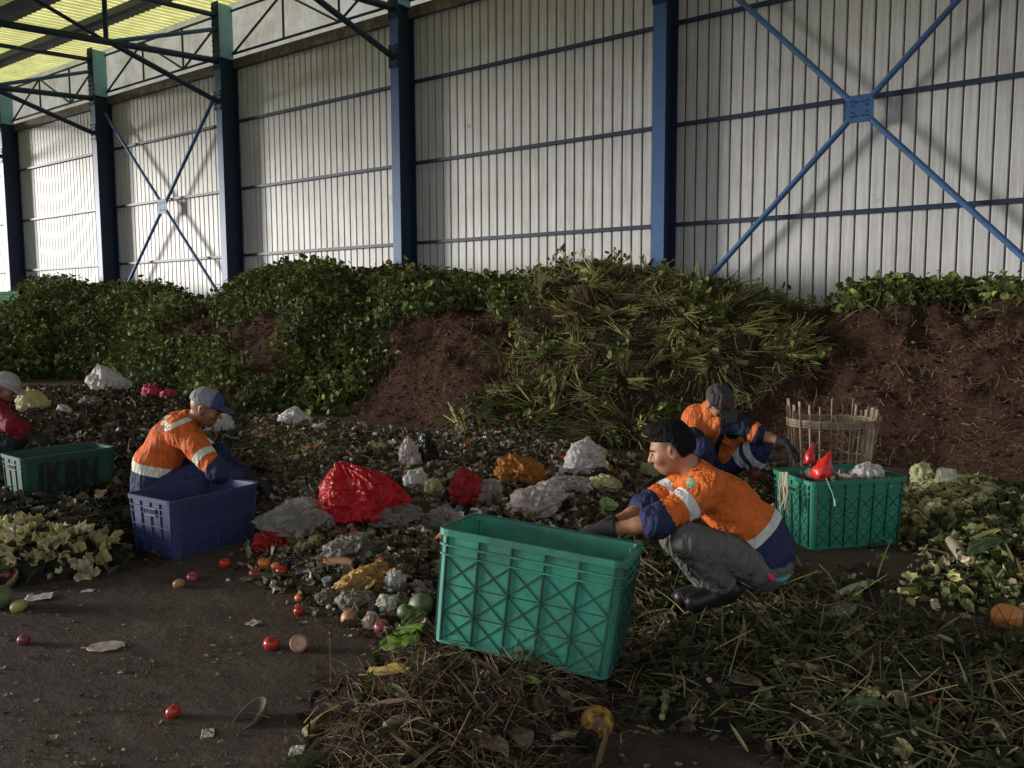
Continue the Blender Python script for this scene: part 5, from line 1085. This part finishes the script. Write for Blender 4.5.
# flat scraps and leaves
def scrap(name, px, py, wpx, dep, mat, lab, cat, rot=0., seed=1, amp=.25, shape='rect', tilt=0., lift=.0, col=None):
    g, sc_ = place(px, py); L = wpx*sc_/2; Wd = dep; n = 14; t = np.linspace(-1, 1, n); X, Y = np.meshgrid(t, t); X = X.ravel(); Y = Y.ravel()
    if shape == 'leaf': Yw = Y*(1-np.abs(X)**2.2)**.8; Xw = X
    elif shape == 'round': q = np.hypot(X, Y)+1e-9; m = np.maximum(abs(X), abs(Y)); Xw, Yw = X*m/q, Y*m/q
    else: Xw, Yw = X, Y
    Z = amp*L*(1-2*np.abs(fbm(np.stack([Xw*1.6+seed, Yw*1.6, X*0+seed], -1), 3, seed)))*.5+amp*L*.35+lift+tilt*L*(Xw+1)
    if shape == 'leaf': Z = Z-amp*L*.5*np.exp(-np.abs(Yw)/.07)+amp*L*.5
    jit = 1+.14*fbm(np.stack([Xw*3, Yw*3, X*0+seed*3], -1), 2, seed); cr, sr = c_(rot), s_(rot); fx = -0
    A = unit(np.array([CR[0], CR[1], 0]))*cr+FW*sr; B = -unit(np.array([CR[0], CR[1], 0]))*sr+FW*cr
    Vt = g+np.outer(Xw*jit*L, A)+np.outer(Yw*jit*Wd, B)+np.outer(Z, UP3); V = np.concatenate([Vt, Vt-UP3*.0015]); F1 = np.array([(i*n+j, i*n+j+1, (i+1)*n+j+1, (i+1)*n+j) for i in range(n-1) for j in range(n-1)])
    rim = list(range(n))+[i*n+n-1 for i in range(1, n)]+[(n-1)*n+j for j in range(n-2, -1, -1)]+[i*n for i in range(n-2, 0, -1)]; F2 = F1[:, ::-1]+n*n; F3 = np.array([(rim[(k+1) % len(rim)], rim[k], rim[k]+n*n, rim[(k+1) % len(rim)]+n*n) for k in range(len(rim))])
    o = mesh(name, V, [np.concatenate([F1, F2, F3])], mat, None, smooth=True); tag(o, lab, cat)
    if shape == 'leaf':
        m = MB(); m.tube([g+A*L*(x)+UP3*(amp*L*.42+lift+.003+tilt*L*(x+1)) for x in (-1.25, -.5, .2, .85)], [.0035, .003, .0022, .001], 6); m.build('midrib', mat, o)
    return o
m_pap = simple('grubby_paper', (.50, .42, .38), .8, var=.2, dirt=(.25, .15, .12), dscale=12); m_papw = simple('white_paper', (.62, .60, .57), .8, var=.1, dirt=(.4, .36, .3), dscale=10)
m_lfg = simple('bright_leaf', (.16, .27, .035), .5, var=.3, dirt=(.08, .14, .03), dscale=8); m_lfy = simple('yellowing_leaf', (.40, .30, .07), .6, var=.3, dirt=(.20, .11, .04), dscale=10); m_lfd = simple('dark_leaf', (.05, .075, .025), .6, var=.3); m_lft = simple('withered_leaf', (.20, .155, .10), .75, var=.3); m_lfp = simple('pale_cabbage_leaf', (.34, .37, .20), .6, var=.25)
for a in [(106, 648, 38, .055, m_pap, 'pale mottled leaf shaped paper scrap alone on the bare floor', 'paper', .12, 2, .10, 'leaf'), (40, 599, 24, .05, m_papw, 'torn white paper scrap on the floor near the mango', 'paper', .4, 3, .3, 'rect'), (105, 517, 7, .02, m_papw, 'tiny white paper on the cabbage pile', 'paper', .1, 4, .2, 'rect'),
          (88, 592, 12, .02, m_pap, 'little curled paper scrap right of the torn white paper', 'paper', .2, 5, .4, 'rect'), (254, 624, 12, .03, m_pap, 'curled pale scrap between the waste and the tomato', 'paper', -.4, 6, .4, 'rect'), (310, 574, 28, .06, simple('lilac_paper', (.22, .18, .19), .8), 'crumpled lilac paper among the tomatoes and waste', 'paper', .3, 7, .5, 'rect'),
          (208, 735, 12, .03, m_pap, 'small pale peel near the bottom edge', 'peel', .3, 8, .5, 'rect'), (222, 742, 9, .02, m_pap, 'smaller pale peel beside the rind half', 'peel', .5, 9, .5, 'rect'), (297, 752, 14, .03, m_papw, 'white scrap of paper near the bottom edge below the yellow stalk', 'paper', .1, 10, .4, 'rect')]:
    scrap('paper_scrap' if a[6] == 'paper' else 'peel', a[0], a[1], a[2], a[3], a[4], a[5], a[6], a[7], a[8], a[9], a[10])
for a in [(400, 652, 44, .085, m_lfg, 'bright green leaf, largest, against the left corner of the tilted crate', .3, 2, .35, .2), (408, 641, 36, .07, m_lfg, 'bright green leaf standing behind the largest one at the tilted crate', -.5, 3, .4, .25), (414, 626, 30, .06, m_lfd, 'darker green leaf rising between the bright leaves and the tilted crate', .9, 4, .4, .2),
          (391, 682, 56, .05, m_lfy, 'yellow leaf with brown spots below the bright green leaves', -.25, 5, .3, .12), (262, 585, 48, .05, m_lfd, 'dull green leaf on the floor below the little tomato cluster', .15, 6, .3, .05),
          (742, 684, 50, .05, simple('brown_board', (.11, .085, .065), .85), 'flat dull brown husk lying on the leaf heap in front of the squatting worker', -.95, 7, .12, .10), (508, 690, 46, .035, m_lft, 'withered tan leaf hanging on the straw, uppermost', -1.1, 8, .3, .0), (520, 742, 44, .04, m_lft, 'withered tan leaf near the bottom edge, left of the pomelo', -1.2, 9, .4, .0),
          (492, 752, 46, .04, m_lft, 'withered tan leaf near the bottom edge in the middle of the straw', -.8, 10, .4, .0), (840, 622, 42, .06, simple('grey_green_leaf', (.09, .12, .075), .7), 'broad grey green leaf on top of the right foreground heap', .5, 11, .4, .15), (690, 602, 60, .02, m_lfd, 'narrow dark leaf under the boots of the squatting worker', .2, 12, .3, .05),
          (622, 600, 40, .03, m_lfd, 'dark leaf beside the right end of the tilted crate', .7, 13, .4, .2), (868, 712, 46, .04, m_lfd, 'broad dark leaf low in the right foreground heap', -.3, 14, .3, .1), (785, 628, 36, .02, m_lfg, 'long green leaf on the right foreground heap near the grey trousers', .1, 15, .2, .1), (985, 560, 50, .06, m_lfd, 'dark leaf on the cabbage trimmings at the right', .4, 16, .4, .2)]:
    scrap('leaf', a[0], a[1], a[2], a[3], a[4], a[5], 'leaf', a[6], a[7], a[8], 'leaf', a[9])
# stalks, sticks and pods
def stick(name, pts, rpx, mat, lab, cat, lift=.02, flat=False):
    P = []; 
    for x, y in pts: g, sc_ = place(x, y); P.append(g+UP3*lift)
    r = rpx*sc_; k = len(P); rr = [r*(.8 if i in (0,) else (.75 if i == k-1 else 1)) for i in range(k)]
    if k == 2: P = [P[0], P[0]*.5+P[1]*.5+UP3*.006, P[1]]; rr = [r*.85, r, r*.9]
    o = MB().tube(P, rr, 10).build(name, mat, None, True); tag(o, lab, cat)
    for q, d in ((0, -1), (-1, 1)):
        p = P[q]; t = unit(P[q]-P[1 if q == 0 else -2]); MB().tube([p-t*.001, p+t*.003], [rr[q]*1.04, rr[q]*.95], 10).build('cut_end', m_cute, o, True)
    return o
m_cute = simple('cut_end', (.42, .36, .22), .7); m_stk = simple('yellow_stalk', (.38, .30, .12), .6, var=.2); m_stt = simple('tan_stalk', (.30, .21, .11), .7, var=.25); m_crn = simple('pale_corn_stalk', (.34, .36, .14), .6, var=.25)
for pts, r_, mt, lb, ct in [([(306, 739), (340, 716)], 5.5, m_stk, 'short thick yellow stalk on the left edge of the straw heap', 'stalk'), ([(386, 733), (404, 725)], 5, m_stt, 'short tan stalk end inside the straw heap', 'stalk'), ([(553, 743), (578, 740)], 4, m_stt, 'pale tan stick just left of the pomelo', 'stick'),
                            ([(775, 666), (800, 669), (822, 676), (840, 682)], 4, m_crn, 'long pale yellow green stalk on the right foreground heap', 'stalk'), ([(838, 598), (865, 588)], 4, simple('leek_pale', (.30, .33, .20), .6), 'pale cut leek on top of the right foreground heap', 'stalk'), ([(845, 640), (866, 628)], 3, m_stt, 'short pinkish stem below the broad grey green leaf', 'stalk'),
                            ([(905, 650), (938, 640), (953, 646)], 3.5, m_crn, 'short leek with pale end at right on the foreground heap', 'stalk'), ([(899, 594), (912, 595), (923, 594)], 4, simple('green_pod', (.20, .27, .05), .5), 'bright green pod lying on the floor patch at right', 'pod'), ([(340, 548), (388, 546)], 3, m_stt, 'thin brown board end below the grey plastic sheet', 'stick'),
                            ([(326, 566), (353, 567)], 5, simple('orange_wood', (.30, .14, .05), .7), 'short orange brown wood block among the waste', 'wood'), ([(668, 700), (662, 722)], 3.5, simple('celery', (.25, .33, .12), .6), 'celery stub between the pomelo and the leaf heap', 'stalk'), ([(715, 662), (735, 655), (758, 664)], 1.2, simple('red_twine', (.30, .05, .05), .6), 'thin red twine curving over the leaf heap', 'twine'),
                            ([(655, 640), (666, 622), (682, 594)], 1.3, m_crn, 'thin upright pale stem in front of the tilted crate\'s right end', 'stem'), ([(706, 600), (720, 612), (738, 627)], 1.5, m_crn, 'thin pale stem leaning below the boots of the squatting worker', 'stem'), ([(258, 492), (300, 478), (345, 470)], 2, m_muck, 'dark stick across the olive litter above the clear grey bag', 'stick'),
                            ([(425, 590), (434, 600)], 5, simple('dark_bottle', (.03, .03, .04), .2), 'dark bottle neck wedged at the left side of the tilted crate', 'bottle'), ([(950, 545), (962, 562)], 6, simple('pale_root', (.34, .30, .22), .7), 'pale tuber among the cabbage trimmings at right', 'tuber')]:
    stick(ct if ct in ('stalk', 'stick', 'pod', 'twine', 'stem', 'tuber') else {'wood': 'wood_block', 'bottle': 'bottle'}[ct], pts, r_, mt, lb, ct, lift=r_*.0035+.005)
# tin lid, white tub
g, sc_ = place(443, 469); ax = unit(CAM-g+UP3*.2); o = lathe_at('cup', g+UP3*.035, ax, [(.024, -.06), (.034, .0), (.038, .0), (.036, .004), (.028, -.004), (.026, -.05), (.001, -.05)], simple('pink_plastic', (.50, .30, .30), .5)); tag(o, 'round pinkish plastic cup facing the camera right of the black bag', 'cup')
g, sc_ = place(328, 588); o = lathe_at('tub', g, unit(UP3-FW*.2), [(.018, 0), (.026, .05), (.028, .05), (.028, .054), (.022, .05), (.018, .006), (.001, .006)], simple('grey_white_plastic', (.42, .44, .42), .4)); tag(o, 'little greyish white plastic tub standing among the waste', 'tub')
# cauliflower lumps
for i, (x0, y0, x1, y1, lb) in enumerate([(376, 594, 400, 612, 'rotting white cauliflower piece left of the round green fruit'), (362, 612, 380, 630, 'crumbly pale vegetable lump left of the purple red onion'), (912, 462, 934, 486, 'pale cabbage head right of the filled crate, leftmost'), (936, 468, 956, 490, 'whitish cabbage head right of the filled crate, rightmost'), (892, 680, 922, 690, 'pale curled cauliflower trimming on the right foreground heap'), (640, 462, 660, 478, 'small pale lettuce left of the squatting worker\'s face'), (590, 476, 622, 492, 'pale yellow cabbage trimming below the black bag'), (596, 498, 618, 512, 'pale green lettuce heart behind the hands of the squatting worker'), (845, 644, 862, 656, 'yellow green broccoli head in the right foreground heap')]):
    bag('cabbage' if 'cabbage' in lb else 'vegetable', x0, y0, x1, y1, simple('pale_veg_%d' % i, [(.42, .40, .32), (.36, .28, .22), (.40, .42, .22), (.50, .48, .36), (.40, .35, .28), (.32, .34, .18), (.38, .37, .16), (.26, .34, .14), (.22, .27, .06)][i], .7, var=.35, scale=14), lb, 'vegetable', seed=50+i, amp=.24, fr=3.0)
# ------------------------------------------------------------------ woven basket
def basket(px, py, d, w_, h_, lab):
    b0 = V3(px, py, d); e = empty('basket', b0, lab, 'basket'); mt = simple('bamboo', (.24, .18, .12), .75, var=.35, scale=10); mt2 = simple('bamboo_dark', (.20, .155, .10), .8, var=.3, scale=10)
    def Pt(a, z, o=0.): k = (.80+.20*z/h_)*w_/2+o; return b0+CR*k*c_(a)*1.0+FW*k*.72*s_(a)+UP3*z
    N = 24; m = MB()
    for i in range(N):
        a = 2*math.pi*i/N; top = h_*(1+.05*math.sin(i*2.7)+.03*math.sin(i*5.1)); P = [Pt(a+.02*math.sin(i), z*top/ (1.), .004*(-1)**i) for z in np.linspace(0, 1, 7)]
        for k in range(6): t = Pt(a+.1, 0)-Pt(a-.1, 0); m.beam(P[k], P[k+1], .005, .022, up=np.cross(unit(t), unit(P[k+1]-P[k])))
    m.build('stake_weave', mt, e)
    for z0, r_, nm in ((.10, .008, 'lower_band'), (.45, .007, 'middle_band'), (.86, .012, 'rim_band'), (.80, .010, 'rim_band'), (.83, .010, 'rim_band')):
        P = [Pt(a, h_*z0+.004*math.sin(a*15), .008*math.sin(a*15)) for a in np.linspace(0, 2*math.pi, 61)]; MB().tube(P, r_, 6, False).build(nm, mt2 if z0 < .8 else mt, e, True)
    # a frayed strip hanging from the rim
    MB().tube([Pt(-.55, h_*.88, .01), Pt(-.5, h_*.95, .02), Pt(-.35, h_*.9, .03), Pt(-.3, h_*.6, .02)], .004, 6).build('loose_strip', mt, e, True)
    MB().tube([Pt(-1.9, h_*.85, .01), Pt(-1.8, h_*.95, .02), Pt(-1.7, h_*.8, .03), Pt(-1.75, h_*.5, .02)], .004, 6).build('loose_strip', mt, e, True)
basket(829, 497, 6.15, .66, .70, 'frayed bamboo basket standing behind the filled green crate')
# far green container
cB = PY(19, 291, 10.6); e = empty('skip_container', (cB[0]-1.0, 10.9, 0), 'green metal container behind the heap at the far left', 'container'); mg = simple('green_metal', (.03, .13, .06), .8, spec=.1, dirt=(.06, .05, .03))
x1 = cB[0]; MB().box((x1-2.2, 10.6, 0), (x1, 10.64, cB[2]-.06)).box((x1-2.2, 11.6, 0), (x1, 11.64, cB[2]-.06)).box((x1-.04, 10.64, 0), (x1, 11.6, cB[2]-.06)).box((x1-2.2, 10.64, 0), (x1-2.16, 11.6, cB[2]-.06)).box((x1-2.2, 10.6, .1), (x1, 11.64, .14)).build('body', mg, e)
MB().box((x1-2.25, 10.56, cB[2]-.08), (x1+.04, 10.66, cB[2])).box((x1-2.25, 11.58, cB[2]-.08), (x1+.04, 11.68, cB[2])).box((x1-.06, 10.6, cB[2]-.08), (x1+.04, 11.64, cB[2])).build('rim', mg, e)
